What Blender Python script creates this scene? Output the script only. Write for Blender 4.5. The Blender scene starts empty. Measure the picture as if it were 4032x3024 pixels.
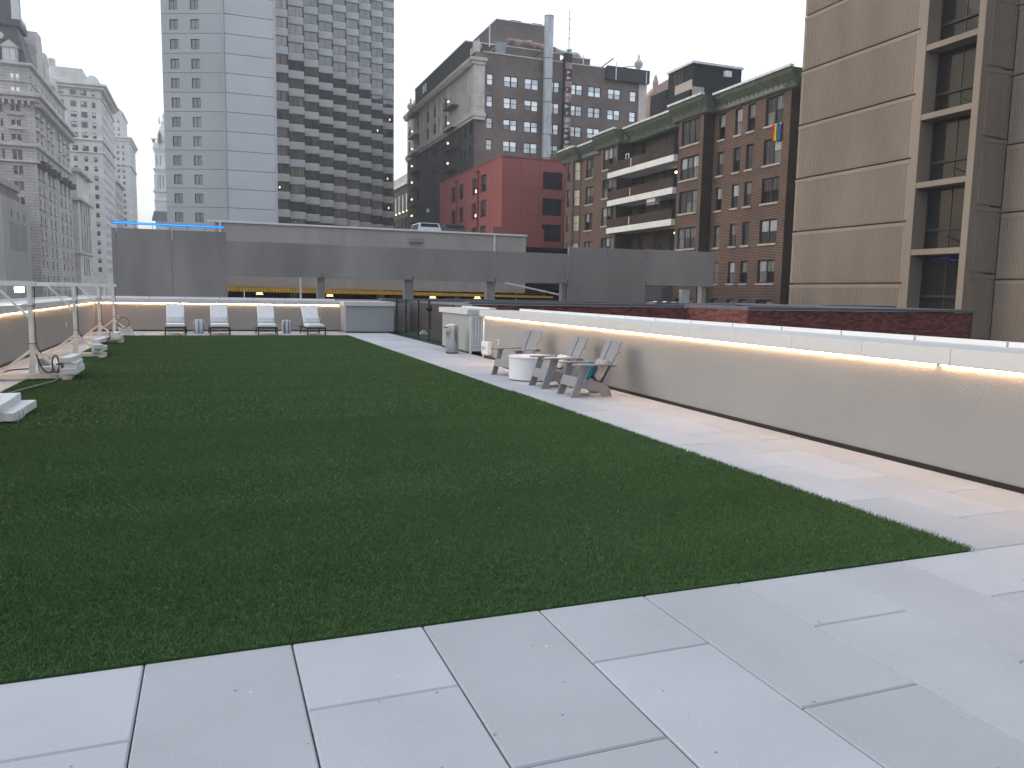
import bpy, math, random
import numpy as np
from mathutils import Vector, Matrix

random.seed(7)
rng = np.random.default_rng(7)
S = bpy.context.scene
COL = S.collection
R = math.radians

# ------------------------------------------------------------------ camera
cam_d = bpy.data.cameras.new('camera')
cam = bpy.data.objects.new('camera', cam_d)
COL.objects.link(cam)
S.camera = cam
cam_d.sensor_width = 36.0
cam_d.lens = 27.613
cam_d.clip_start = 0.05
cam_d.clip_end = 6000.0
_y = Vector((-653.0, 208.0, -1696.685)).normalized()     # world +Y seen in camera axes
_x = Vector((4444.0, 111.5, -1696.685)).normalized()     # world +X seen in camera axes
_z = _x.cross(_y).normalized()
_m = Matrix((_x, _y, _z)).to_4x4()
cam.matrix_world = Matrix.Translation((0, 0, 1.612)) @ _m

# ------------------------------------------------------------------ sky, sun, exposure
SUN_AZ = R(-62)          # from +Y towards -X : the west
SUN_EL = R(9)
w = bpy.data.worlds.new('World')
S.world = w
w.use_nodes = True
nt = w.node_tree
bg = nt.nodes['Background']
sky = nt.nodes.new('ShaderNodeTexSky')
sky.sky_type = 'NISHITA'
sky.sun_disc = False
sky.sun_elevation = SUN_EL
sky.sun_rotation = SUN_AZ
sky.altitude = 50
sky.air_density = 1.0
sky.dust_density = 2.5
sky.ozone_density = 1.5
veil = nt.nodes.new('ShaderNodeVectorMath')          # even white cloud veil over the clear sky
veil.operation = 'ADD'
veil.inputs[1].default_value = (6.7, 6.95, 7.45)
nt.links.new(sky.outputs[0], veil.inputs[0])
nt.links.new(veil.outputs[0], bg.inputs[0])
bg.inputs[1].default_value = 0.15
sun_d = bpy.data.lights.new('sun', 'SUN')
sun_d.energy = 0.5
sun_d.angle = R(25)
sun_d.color = (1.0, 0.93, 0.86)
sun = bpy.data.objects.new('sun', sun_d)
COL.objects.link(sun)
_sd = Vector((math.sin(SUN_AZ) * math.cos(R(22)), math.cos(SUN_AZ) * math.cos(R(22)), math.sin(R(22))))
sun.rotation_euler = _sd.to_track_quat('Z', 'Y').to_euler()
S.view_settings.view_transform = 'Standard'
S.view_settings.look = 'None'
S.view_settings.gamma = 1.0
S.view_settings.exposure = 0.0
S.render.engine = 'CYCLES'
S.cycles.max_bounces = 6
S.cycles.diffuse_bounces = 3
S.cycles.glossy_bounces = 3
S.cycles.transmission_bounces = 1
S.cycles.transparent_max_bounces = 4

# ------------------------------------------------------------------ materials
MATS = {}
def new_mat(name):
    m = bpy.data.materials.new(name)
    m.use_nodes = True
    MATS[name] = m
    n = m.node_tree.nodes
    return m, m.node_tree, n['Principled BSDF']

def setspec(b, v):
    b.inputs['Specular IOR Level'].default_value = v

def pmat(name, col, rough=0.7, var=0.12, scale=2.0, bump=0.0, bscale=40.0, spec=0.3, metal=0.0, stretch=(1, 1, 1), objvar=0.0, var2=0.0, scale2=20.0):
    """plain procedural paint / stone: colour with noise variation, bump, a little per-object change"""
    m, t, b = new_mat(name)
    L = t.links.new
    geo = t.nodes.new('ShaderNodeNewGeometry')
    mp = t.nodes.new('ShaderNodeMapping')
    mp.inputs['Scale'].default_value = stretch
    L(geo.outputs['Position'], mp.inputs['Vector'])
    nz = t.nodes.new('ShaderNodeTexNoise')
    nz.inputs['Scale'].default_value = scale
    nz.inputs['Detail'].default_value = 6
    L(mp.outputs[0], nz.inputs['Vector'])
    mr = t.nodes.new('ShaderNodeMapRange')
    mr.inputs['From Min'].default_value = 0.3
    mr.inputs['From Max'].default_value = 0.7
    mr.inputs['To Min'].default_value = 1 - var
    mr.inputs['To Max'].default_value = 1 + var
    L(nz.outputs['Fac'], mr.inputs['Value'])
    val = mr.outputs[0]
    if var2 > 0:
        n2 = t.nodes.new('ShaderNodeTexNoise')
        n2.inputs['Scale'].default_value = scale2
        n2.inputs['Detail'].default_value = 3
        L(geo.outputs['Position'], n2.inputs['Vector'])
        m2 = t.nodes.new('ShaderNodeMapRange')
        m2.inputs['From Min'].default_value = 0.3
        m2.inputs['From Max'].default_value = 0.7
        m2.inputs['To Min'].default_value = 1 - var2
        m2.inputs['To Max'].default_value = 1 + var2
        L(n2.outputs['Fac'], m2.inputs['Value'])
        mu = t.nodes.new('ShaderNodeMath'); mu.operation = 'MULTIPLY'
        L(val, mu.inputs[0]); L(m2.outputs[0], mu.inputs[1]); val = mu.outputs[0]
    if objvar > 0:
        oi = t.nodes.new('ShaderNodeObjectInfo')
        m3 = t.nodes.new('ShaderNodeMapRange')
        m3.inputs['To Min'].default_value = 1 - objvar
        m3.inputs['To Max'].default_value = 1 + objvar
        L(oi.outputs['Random'], m3.inputs['Value'])
        mu = t.nodes.new('ShaderNodeMath'); mu.operation = 'MULTIPLY'
        L(val, mu.inputs[0]); L(m3.outputs[0], mu.inputs[1]); val = mu.outputs[0]
    vm = t.nodes.new('ShaderNodeVectorMath'); vm.operation = 'SCALE'
    vm.inputs[0].default_value = col
    L(val, vm.inputs['Scale'])
    L(vm.outputs[0], b.inputs['Base Color'])
    b.inputs['Roughness'].default_value = rough
    b.inputs['Metallic'].default_value = metal
    setspec(b, spec)
    if bump > 0:
        n3 = t.nodes.new('ShaderNodeTexNoise')
        n3.inputs['Scale'].default_value = bscale
        n3.inputs['Detail'].default_value = 4
        L(geo.outputs['Position'], n3.inputs['Vector'])
        bp = t.nodes.new('ShaderNodeBump')
        bp.inputs['Strength'].default_value = bump
        bp.inputs['Distance'].default_value = 0.02
        L(n3.outputs['Fac'], bp.inputs['Height'])
        L(bp.outputs[0], b.inputs['Normal'])
    return m

def brick_mat(name, c1, c2, mortar, bw, bh, ms, rough=0.85, blotch=0.15, bump=0.5):
    m, t, b = new_mat(name)
    L = t.links.new
    geo = t.nodes.new('ShaderNodeNewGeometry')
    sx = t.nodes.new('ShaderNodeSeparateXYZ')
    L(geo.outputs['Position'], sx.inputs[0])
    ad = t.nodes.new('ShaderNodeMath'); ad.operation = 'ADD'
    L(sx.outputs[0], ad.inputs[0]); L(sx.outputs[1], ad.inputs[1])
    cb = t.nodes.new('ShaderNodeCombineXYZ')
    L(ad.outputs[0], cb.inputs[0]); L(sx.outputs[2], cb.inputs[1])
    br = t.nodes.new('ShaderNodeTexBrick')
    br.inputs['Scale'].default_value = 1.0
    br.inputs['Brick Width'].default_value = bw
    br.inputs['Row Height'].default_value = bh
    br.inputs['Mortar Size'].default_value = ms
    br.inputs['Mortar Smooth'].default_value = 0.3
    br.inputs['Color1'].default_value = (*c1, 1)
    br.inputs['Color2'].default_value = (*c2, 1)
    br.inputs['Mortar'].default_value = (*mortar, 1)
    L(cb.outputs[0], br.inputs['Vector'])
    nz = t.nodes.new('ShaderNodeTexNoise')
    nz.inputs['Scale'].default_value = 0.35
    nz.inputs['Detail'].default_value = 6
    L(geo.outputs['Position'], nz.inputs['Vector'])
    mr = t.nodes.new('ShaderNodeMapRange')
    mr.inputs['From Min'].default_value = 0.3; mr.inputs['From Max'].default_value = 0.7
    mr.inputs['To Min'].default_value = 1 - blotch; mr.inputs['To Max'].default_value = 1 + blotch
    L(nz.outputs['Fac'], mr.inputs['Value'])
    vm = t.nodes.new('ShaderNodeVectorMath'); vm.operation = 'SCALE'
    L(br.outputs['Color'], vm.inputs[0]); L(mr.outputs[0], vm.inputs['Scale'])
    L(vm.outputs[0], b.inputs['Base Color'])
    b.inputs['Roughness'].default_value = rough
    setspec(b, 0.15)
    bp = t.nodes.new('ShaderNodeBump')
    bp.invert = True
    bp.inputs['Strength'].default_value = bump
    bp.inputs['Distance'].default_value = 0.03
    L(br.outputs['Fac'], bp.inputs['Height'])
    L(bp.outputs[0], b.inputs['Normal'])
    return m

def glass_mat(name, col, ior=1.6, rough=0.03, folds=0.0, lo=0.6):
    """window glass seen from outside: what hangs behind it (base colour, curtain folds) under a clear reflecting coat"""
    m, t, b = new_mat(name)
    L = t.links.new
    b.inputs['Roughness'].default_value = 0.9
    setspec(b, 0.0)
    b.inputs['Base Color'].default_value = (*col, 1)
    b.inputs['Coat Weight'].default_value = 1.0
    b.inputs['Coat Roughness'].default_value = rough
    b.inputs['Coat IOR'].default_value = ior
    geo = t.nodes.new('ShaderNodeNewGeometry')
    if folds > 0:
        mp = t.nodes.new('ShaderNodeMapping')
        mp.inputs['Scale'].default_value = (1, 1, 0.05)
        L(geo.outputs['Position'], mp.inputs['Vector'])
        nz = t.nodes.new('ShaderNodeTexNoise')
        nz.inputs['Scale'].default_value = folds
        nz.inputs['Detail'].default_value = 2
        L(mp.outputs[0], nz.inputs['Vector'])
        mr = t.nodes.new('ShaderNodeMapRange')
        mr.inputs['From Min'].default_value = 0.35; mr.inputs['From Max'].default_value = 0.65
        mr.inputs['To Min'].default_value = lo; mr.inputs['To Max'].default_value = 1.2
        L(nz.outputs['Fac'], mr.inputs['Value'])
        vm = t.nodes.new('ShaderNodeVectorMath'); vm.operation = 'SCALE'
        vm.inputs[0].default_value = col
        L(mr.outputs[0], vm.inputs['Scale'])
        L(vm.outputs[0], b.inputs['Base Color'])
    n2 = t.nodes.new('ShaderNodeTexNoise')            # slightly wavy panes
    n2.inputs['Scale'].default_value = 0.9
    L(geo.outputs['Position'], n2.inputs['Vector'])
    bp = t.nodes.new('ShaderNodeBump')
    bp.inputs['Strength'].default_value = 0.06
    bp.inputs['Distance'].default_value = 0.05
    L(n2.outputs['Fac'], bp.inputs['Height'])
    L(bp.outputs[0], b.inputs['Coat Normal'])
    return m

def emit_mat(name, col, strength):
    m, t, b = new_mat(name)
    b.inputs['Base Color'].default_value = (*col, 1)
    b.inputs['Emission Color'].default_value = (*col, 1)
    b.inputs['Emission Strength'].default_value = strength
    return m

def paver_mat():
    m = pmat('paver', (0.42, 0.44, 0.475), 0.85, 0.07, 1.1, 0.12, 170, 0.25, objvar=0.10, var2=0.05, scale2=90)
    t = m.node_tree; L = t.links.new; b = t.nodes['Principled BSDF']
    src = b.inputs['Base Color'].links[0].from_socket
    geo = t.nodes.new('ShaderNodeNewGeometry')
    vo = t.nodes.new('ShaderNodeTexVoronoi'); vo.inputs['Scale'].default_value = 17.0
    L(geo.outputs['Position'], vo.inputs['Vector'])
    sc = t.nodes.new('ShaderNodeSeparateColor'); L(vo.outputs['Color'], sc.inputs[0])
    r = t.nodes.new('ShaderNodeMath'); r.operation = 'MULTIPLY'; r.inputs[1].default_value = 0.13      # pit radius differs cell by cell
    pw = t.nodes.new('ShaderNodeMath'); pw.operation = 'POWER'; pw.inputs[1].default_value = 5.0
    L(sc.outputs[0], pw.inputs[0]); L(pw.outputs[0], r.inputs[0])
    lt = t.nodes.new('ShaderNodeMath'); lt.operation = 'LESS_THAN'; L(vo.outputs['Distance'], lt.inputs[0]); L(r.outputs[0], lt.inputs[1])
    gt = t.nodes.new('ShaderNodeMath'); gt.operation = 'GREATER_THAN'; gt.inputs[1].default_value = 0.7; L(sc.outputs[1], gt.inputs[0])
    mx = t.nodes.new('ShaderNodeMix'); mx.data_type = 'RGBA'; mx.inputs['A'].default_value = (0.20, 0.21, 0.225, 1); mx.inputs['B'].default_value = (0.62, 0.63, 0.64, 1)
    L(gt.outputs[0], mx.inputs['Factor'])
    m2 = t.nodes.new('ShaderNodeMix'); m2.data_type = 'RGBA'; L(lt.outputs[0], m2.inputs['Factor']); L(src, m2.inputs['A']); L(mx.outputs['Result'], m2.inputs['B'])
    L(m2.outputs['Result'], b.inputs['Base Color'])
paver_mat()
pmat('slab', (0.05, 0.05, 0.052), 0.9)
pmat('stucco', (0.30, 0.296, 0.292), 0.9, 0.05, 0.7, 0.13, 60, 0.2)
pmat('stucco_grey', (0.33, 0.345, 0.355), 0.9, 0.04, 1.0, 0.25, 55, 0.2)
pmat('coping', (0.58, 0.585, 0.595), 0.45, 0.03, 1.5, 0.0, 40, 0.4)
pmat('white_metal', (0.75, 0.76, 0.77), 0.4, 0.03, 3)
pmat('black_trim', (0.012, 0.012, 0.013), 0.5, 0.1, 3)
emit_mat('led_warm', (1.0, 0.58, 0.30), 105.0)
emit_mat('lamp_warm', (1.0, 0.70, 0.36), 4.0)
emit_mat('flood', (1.0, 0.90, 0.66), 60.0)
emit_mat('led_blue', (0.0, 0.07, 0.80), 1.0)
emit_mat('wire_blue', (0.02, 0.05, 0.5), 0.25)
emit_mat('blue_core', (0.02, 0.50, 1.0), 1.2)
emit_mat('lit_window', (1.0, 0.66, 0.30), 0.35)
pmat('white_wood', (0.72, 0.715, 0.69), 0.65, 0.10, 6, 0.2, 30)
pmat('foam_block', (0.66, 0.68, 0.71), 0.9, 0.07, 9, 0.5, 60, 0.15, objvar=0.05)
pmat('cable', (0.03, 0.03, 0.032), 0.5)
pmat('cable_grey', (0.18, 0.19, 0.19), 0.6)
pmat('chaise_frame', (0.022, 0.019, 0.018), 0.4)
pmat('cushion', (0.72, 0.735, 0.76), 0.95, 0.03, 6, 0.2, 120, 0.1)
pmat('grey_plastic', (0.235, 0.24, 0.26), 0.55, 0.05, 5, 0.06, 120, objvar=0.03)
pmat('table_white', (0.68, 0.69, 0.71), 0.5, 0.03, 3, 0.03, 60)
pmat('teal', (0.03, 0.20, 0.27), 0.95, 0.12, 14, 0.3, 150, 0.1)
pmat('stool_white', (0.62, 0.63, 0.66), 0.35, 0.05, 9)
pmat('stool_blue', (0.16, 0.20, 0.27), 0.35, 0.15, 20)
pmat('fence_black', (0.018, 0.022, 0.026), 0.45)
pmat('concrete', (0.29, 0.275, 0.27), 0.9, 0.20, 0.45, 0.25, 22, 0.15, stretch=(1, 1, 0.25), var2=0.06, scale2=6)
pmat('concrete_light', (0.36, 0.345, 0.33), 0.9, 0.10, 0.6, 0.2, 20, 0.15, stretch=(1, 1, 0.3))
pmat('ramp_wall', (0.46, 0.43, 0.42), 0.85, 0.07, 0.5, 0.1, 20, 0.15, stretch=(3, 3, 0.2))
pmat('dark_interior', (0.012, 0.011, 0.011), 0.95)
pmat('hazard_yellow', (0.80, 0.45, 0.05), 0.7, 0.15, 3)
pmat('grey_roof', (0.17, 0.175, 0.19), 0.75, 0.15, 0.8, 0.1, 20)
pmat('grey_cap', (0.135, 0.145, 0.165), 0.5, 0.10, 1.2, 0, 40, 0.3)
pmat('grey_cap_light', (0.27, 0.28, 0.30), 0.55, 0.12, 0.6)
pmat('mortar_dark', (0.10, 0.085, 0.085), 0.95)
def red_brick_mat():
    m = pmat('red_brick', (0.21, 0.078, 0.072), 0.85, 0.18, 5, 0.2, 60, 0.15, stretch=(1, 1, 3))
    t = m.node_tree; L = t.links.new; b = t.nodes['Principled BSDF']
    src = b.inputs['Base Color'].links[0].from_socket
    geo = t.nodes.new('ShaderNodeNewGeometry')
    mr = t.nodes.new('ShaderNodeMapRange'); mr.inputs['To Min'].default_value = 0.65; mr.inputs['To Max'].default_value = 1.45
    L(geo.outputs['Random Per Island'], mr.inputs['Value'])
    vm = t.nodes.new('ShaderNodeVectorMath'); vm.operation = 'SCALE'
    L(src, vm.inputs[0]); L(mr.outputs[0], vm.inputs['Scale']); L(vm.outputs[0], b.inputs['Base Color'])
red_brick_mat()
pmat('hotel_concrete', (0.41, 0.435, 0.455), 0.85, 0.06, 0.16, 0.15, 12, 0.2, objvar=0.03, stretch=(1, 1, 0.4))
pmat('hotel_light', (0.50, 0.525, 0.55), 0.85, 0.05, 0.2, 0.15, 12, 0.2, objvar=0.03)
pmat('hotel_spandrel', (0.52, 0.53, 0.535), 0.8, 0.05, 0.4, 0.1, 12, 0.2, objvar=0.05)
pmat('bronze_frame', (0.035, 0.033, 0.034), 0.45)
pmat('dark_frame', (0.028, 0.024, 0.024), 0.6)
pmat('sill_stone', (0.42, 0.38, 0.35), 0.85, 0.1, 2)
brick_mat('dark_brick', (0.195, 0.155, 0.14), (0.16, 0.128, 0.118), (0.13, 0.11, 0.10), 0.6, 0.2, 0.012, blotch=0.22)
brick_mat('soot_brick', (0.072, 0.066, 0.067), (0.058, 0.054, 0.056), (0.045, 0.043, 0.044), 0.6, 0.2, 0.012, blotch=0.25)
brick_mat('apt_brick', (0.30, 0.20, 0.155), (0.235, 0.155, 0.122), (0.028, 0.023, 0.020), 0.30, 0.135, 0.034, blotch=0.16, bump=0.7)
brick_mat('apt_brick_dark_shaded', (0.10, 0.072, 0.058), (0.075, 0.055, 0.047), (0.025, 0.02, 0.018), 0.30, 0.125, 0.026, blotch=0.2, bump=0.6)  # dark parapet brick; bay sides, end and recess carry shade in this colour
brick_mat('black_brick', (0.034, 0.037, 0.042), (0.028, 0.030, 0.034), (0.02, 0.021, 0.024), 0.5, 0.2, 0.015, blotch=0.2)
brick_mat('cream_block', (0.56, 0.51, 0.46), (0.50, 0.46, 0.42), (0.34, 0.31, 0.29), 1.6, 0.75, 0.02, blotch=0.16)
brick_mat('belle_stone', (0.52, 0.49, 0.465), (0.47, 0.44, 0.42), (0.26, 0.24, 0.225), 1.7, 0.55, 0.05, blotch=0.2)
brick_mat('title_stone', (0.62, 0.60, 0.58), (0.58, 0.56, 0.545), (0.42, 0.405, 0.395), 2.2, 0.8, 0.03, blotch=0.15)
brick_mat('white_stone', (0.64, 0.625, 0.61), (0.60, 0.585, 0.57), (0.46, 0.45, 0.44), 2.2, 0.9, 0.03, blotch=0.12)
pmat('trim_stone', (0.52, 0.49, 0.465), 0.85, 0.2, 0.5, 0.3, 6)
pmat('cream_trim', (0.56, 0.51, 0.46), 0.85, 0.15, 0.8, 0.3, 6)
pmat('hall_stone', (0.62, 0.63, 0.645), 0.85, 0.10, 0.3, 0.2, 3)
pmat('bronze', (0.05, 0.052, 0.056), 0.6)
pmat('slate', (0.055, 0.062, 0.075), 0.6, 0.2, 0.8, 0.4, 6)
pmat('copper_green', (0.14, 0.24, 0.21), 0.7, 0.15, 0.6)
pmat('green_cornice', (0.088, 0.112, 0.085), 0.8, 0.25, 2.0, 0.3, 20, 0.2, var2=0.25, scale2=14)
pmat('cornice_edge', (0.66, 0.68, 0.70), 0.6, 0.2, 2)
pmat('balcony_white', (0.74, 0.74, 0.73), 0.7, 0.06, 1.0, stretch=(1, 1, 0.4))
pmat('red_stucco', (0.30, 0.092, 0.088), 0.85, 0.06, 0.5, 0.15, 15, 0.2, stretch=(1, 1, 0.35))
pmat('red_pipe', (0.24, 0.045, 0.04), 0.6)
pmat('high_concrete', (0.285, 0.238, 0.20), 0.9, 0.12, 0.35, 0.15, 14, 0.15, stretch=(1, 1, 0.3))
pmat('zinc', (0.42, 0.44, 0.46), 0.45, 0.22, 1.6, 0.1, 12, 0.4, metal=0.35, stretch=(1, 1, 0.3))
pmat('rust_metal', (0.30, 0.20, 0.18), 0.7, 0.55, 1.3, 0.2, 8, 0.3)
pmat('rust', (0.075, 0.035, 0.03), 0.85, 0.3, 2)
pmat('steel', (0.62, 0.61, 0.60), 0.33, 0.05, 3, 0, 40, 0.5, metal=1.0, stretch=(1, 1, 8))
pmat('iron', (0.025, 0.026, 0.03), 0.6)
pmat('white_paint', (0.72, 0.73, 0.74), 0.5, 0.06, 4)
pmat('car_white', (0.55, 0.60, 0.64), 0.3, 0.06, 3, 0, 40, 0.6)
pmat('car_black', (0.014, 0.015, 0.018), 0.25, 0.1, 3, 0, 40, 0.6)
pmat('asphalt', (0.05, 0.05, 0.052), 0.95, 0.2, 0.3, 0.3, 30)
pmat('ground', (0.09, 0.09, 0.09), 0.95, 0.2, 0.02)
pmat('pink_stone', (0.42, 0.27, 0.23), 0.85, 0.1, 0.3)
pmat('exit_green', (0.03, 0.24, 0.12), 0.6)
for nm, c in dict(flag_red=(0.50, 0.03, 0.03), flag_orange=(0.62, 0.20, 0.02), flag_yellow=(0.68, 0.50, 0.03), flag_green=(0.02, 0.19, 0.08), flag_blue=(0.03, 0.12, 0.42), flag_purple=(0.16, 0.06, 0.28)).items():
    pmat(nm, c, 0.9, 0.08, 3)
glass_mat('glass_dark', (0.012, 0.012, 0.014), 1.42)
glass_mat('glass_hotel', (0.020, 0.021, 0.026), 2.15, 0.02)
glass_mat('glass_hotel_curtain', (0.105, 0.092, 0.088), 2.15, 0.02, folds=5.0, lo=0.35)
glass_mat('glass_hotel_drape', (0.24, 0.205, 0.19), 2.0, 0.02, folds=4.0, lo=0.4)
glass_mat('glass_bay', (0.13, 0.115, 0.11), 1.9, 0.03, folds=5.0, lo=0.5)
glass_mat('glass_sky_pale', (0.78, 0.82, 0.86), 3.4)  # pale base colour carries the bright sky mirrored in these panes
glass_mat('glass_half', (0.42, 0.45, 0.49), 2.6, folds=2.0, lo=0.7)
glass_mat('glass_curtain', (0.20, 0.205, 0.21), 1.55, folds=6.0, lo=0.5)
glass_mat('glass_curtain_dim', (0.075, 0.076, 0.08), 1.55, folds=6.0, lo=0.4)
glass_mat('glass_cream', (0.55, 0.47, 0.36), 1.5, folds=3.0, lo=0.7)
glass_mat('glass_stair', (0.022, 0.022, 0.022), 1.22)
glass_mat('glass_street', (0.055, 0.056, 0.06), 1.7, 0.05)

def grass_mat():
    m, t, b = new_mat('grass')
    L = t.links.new
    geo = t.nodes.new('ShaderNodeNewGeometry')
    mp = t.nodes.new('ShaderNodeMapping'); mp.inputs['Scale'].default_value = (0.35, 1.4, 0)
    L(geo.outputs['Position'], mp.inputs['Vector'])
    nz = t.nodes.new('ShaderNodeTexNoise'); nz.inputs['Scale'].default_value = 0.9; nz.inputs['Detail'].default_value = 5
    L(mp.outputs[0], nz.inputs['Vector'])
    n2 = t.nodes.new('ShaderNodeTexNoise'); n2.inputs['Scale'].default_value = 26.0; n2.inputs['Detail'].default_value = 2
    L(geo.outputs['Position'], n2.inputs['Vector'])
    ri = t.nodes.new('ShaderNodeMath'); ri.operation = 'MULTIPLY_ADD'
    ri.inputs[1].default_value = 0.45
    L(geo.outputs['Random Per Island'], ri.inputs[0]); L(n2.outputs['Fac'], ri.inputs[2])
    mu = t.nodes.new('ShaderNodeMath'); mu.operation = 'MULTIPLY_ADD'; mu.inputs[1].default_value = 1.0
    L(nz.outputs['Fac'], mu.inputs[0]); L(ri.outputs[0], mu.inputs[2])
    cr = t.nodes.new('ShaderNodeValToRGB')
    cr.color_ramp.elements[0].position = 0.40; cr.color_ramp.elements[0].color = (0.050, 0.116, 0.034, 1)
    cr.color_ramp.elements[1].position = 1.5 if False else 1.0; cr.color_ramp.elements[1].color = (0.108, 0.196, 0.078, 1)
    e = cr.color_ramp.elements.new(0.72); e.color = (0.076, 0.155, 0.052, 1)
    mr = t.nodes.new('ShaderNodeMapRange'); mr.inputs['From Min'].default_value = 0.55; mr.inputs['From Max'].default_value = 1.55
    mr.inputs['To Min'].default_value = 0.35; mr.inputs['To Max'].default_value = 1.0
    L(mu.outputs[0], mr.inputs['Value']); L(mr.outputs[0], cr.inputs[0])
    L(cr.outputs[0], b.inputs['Base Color'])
    b.inputs['Roughness'].default_value = 0.55
    setspec(b, 0.25)
    return m
grass_mat()
pmat('turf_backing', (0.050, 0.105, 0.034), 0.95, 0.3, 60)

def dash_mat(name, base, dark, kind):
    """printed cushion fabric"""
    m, t, b = new_mat(name)
    L = t.links.new
    tc = t.nodes.new('ShaderNodeTexCoord')
    if kind == 'dots':
        mp = t.nodes.new('ShaderNodeMapping'); mp.inputs['Scale'].default_value = (9.0, 1.0, 11.0); mp.inputs['Location'].default_value = (0.35, 0, 0.3)
        L(tc.outputs['Object'], mp.inputs['Vector'])
        sx = t.nodes.new('ShaderNodeSeparateXYZ'); L(mp.outputs[0], sx.inputs[0])
        fl = t.nodes.new('ShaderNodeMath'); fl.operation = 'FLOOR'; L(sx.outputs[2], fl.inputs[0])
        ml = t.nodes.new('ShaderNodeMath'); ml.operation = 'MULTIPLY_ADD'; ml.inputs[1].default_value = 0.5; L(fl.outputs[0], ml.inputs[0]); L(sx.outputs[0], ml.inputs[2])
        fx = t.nodes.new('ShaderNodeMath'); fx.operation = 'FRACT'; L(ml.outputs[0], fx.inputs[0])
        fz = t.nodes.new('ShaderNodeMath'); fz.operation = 'FRACT'; L(sx.outputs[2], fz.inputs[0])
        cb = t.nodes.new('ShaderNodeCombineXYZ'); L(fx.outputs[0], cb.inputs[0]); L(fz.outputs[0], cb.inputs[1])
        ds = t.nodes.new('ShaderNodeVectorMath'); ds.operation = 'DISTANCE'; ds.inputs[1].default_value = (0.5, 0.5, 0)
        L(cb.outputs[0], ds.inputs[0])
        lt = t.nodes.new('ShaderNodeMath'); lt.operation = 'LESS_THAN'; lt.inputs[1].default_value = 0.13; L(ds.outputs['Value'], lt.inputs[0])
        fac = lt.outputs[0]
    elif kind == 'dashes':
        mp = t.nodes.new('ShaderNodeMapping'); mp.inputs['Scale'].default_value = (1.0, 9.0, 7.0); mp.inputs['Rotation'].default_value = (0.15, 0, 0)
        L(tc.outputs['Object'], mp.inputs['Vector'])
        sx = t.nodes.new('ShaderNodeSeparateXYZ'); L(mp.outputs[0], sx.inputs[0])
        fy = t.nodes.new('ShaderNodeMath'); fy.operation = 'FRACT'; L(sx.outputs[1], fy.inputs[0])
        fz = t.nodes.new('ShaderNodeMath'); fz.operation = 'FRACT'; L(sx.outputs[2], fz.inputs[0])
        a = t.nodes.new('ShaderNodeMath'); a.operation = 'LESS_THAN'; a.inputs[1].default_value = 0.2; L(fy.outputs[0], a.inputs[0])
        c = t.nodes.new('ShaderNodeMath'); c.operation = 'LESS_THAN'; c.inputs[1].default_value = 0.45; L(fz.outputs[0], c.inputs[0])
        mm = t.nodes.new('ShaderNodeMath'); mm.operation = 'MULTIPLY'; L(a.outputs[0], mm.inputs[0]); L(c.outputs[0], mm.inputs[1])
        fac = mm.outputs[0]
    else:
        wv = t.nodes.new('ShaderNodeTexWave'); wv.inputs['Scale'].default_value = 18; wv.inputs['Distortion'].default_value = 9; wv.inputs['Detail Scale'].default_value = 3
        L(tc.outputs['Object'], wv.inputs['Vector'])
        gt = t.nodes.new('ShaderNodeMath'); gt.operation = 'GREATER_THAN'; gt.inputs[1].default_value = 0.62; L(wv.outputs['Fac'], gt.inputs[0])
        fac = gt.outputs[0]
    mx = t.nodes.new('ShaderNodeMix'); mx.data_type = 'RGBA'
    mx.inputs['A'].default_value = (*base, 1); mx.inputs['B'].default_value = (*dark, 1)
    L(fac, mx.inputs['Factor']); L(mx.outputs['Result'], b.inputs['Base Color'])
    b.inputs['Roughness'].default_value = 0.95
    setspec(b, 0.1)
dash_mat('fabric_dots', (0.60, 0.62, 0.66), (0.05, 0.065, 0.10), 'dots')
dash_mat('fabric_dashes', (0.66, 0.65, 0.64), (0.02, 0.02, 0.02), 'dashes')
dash_mat('fabric_weave', (0.50, 0.46, 0.44), (0.16, 0.13, 0.12), 'weave')

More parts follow.
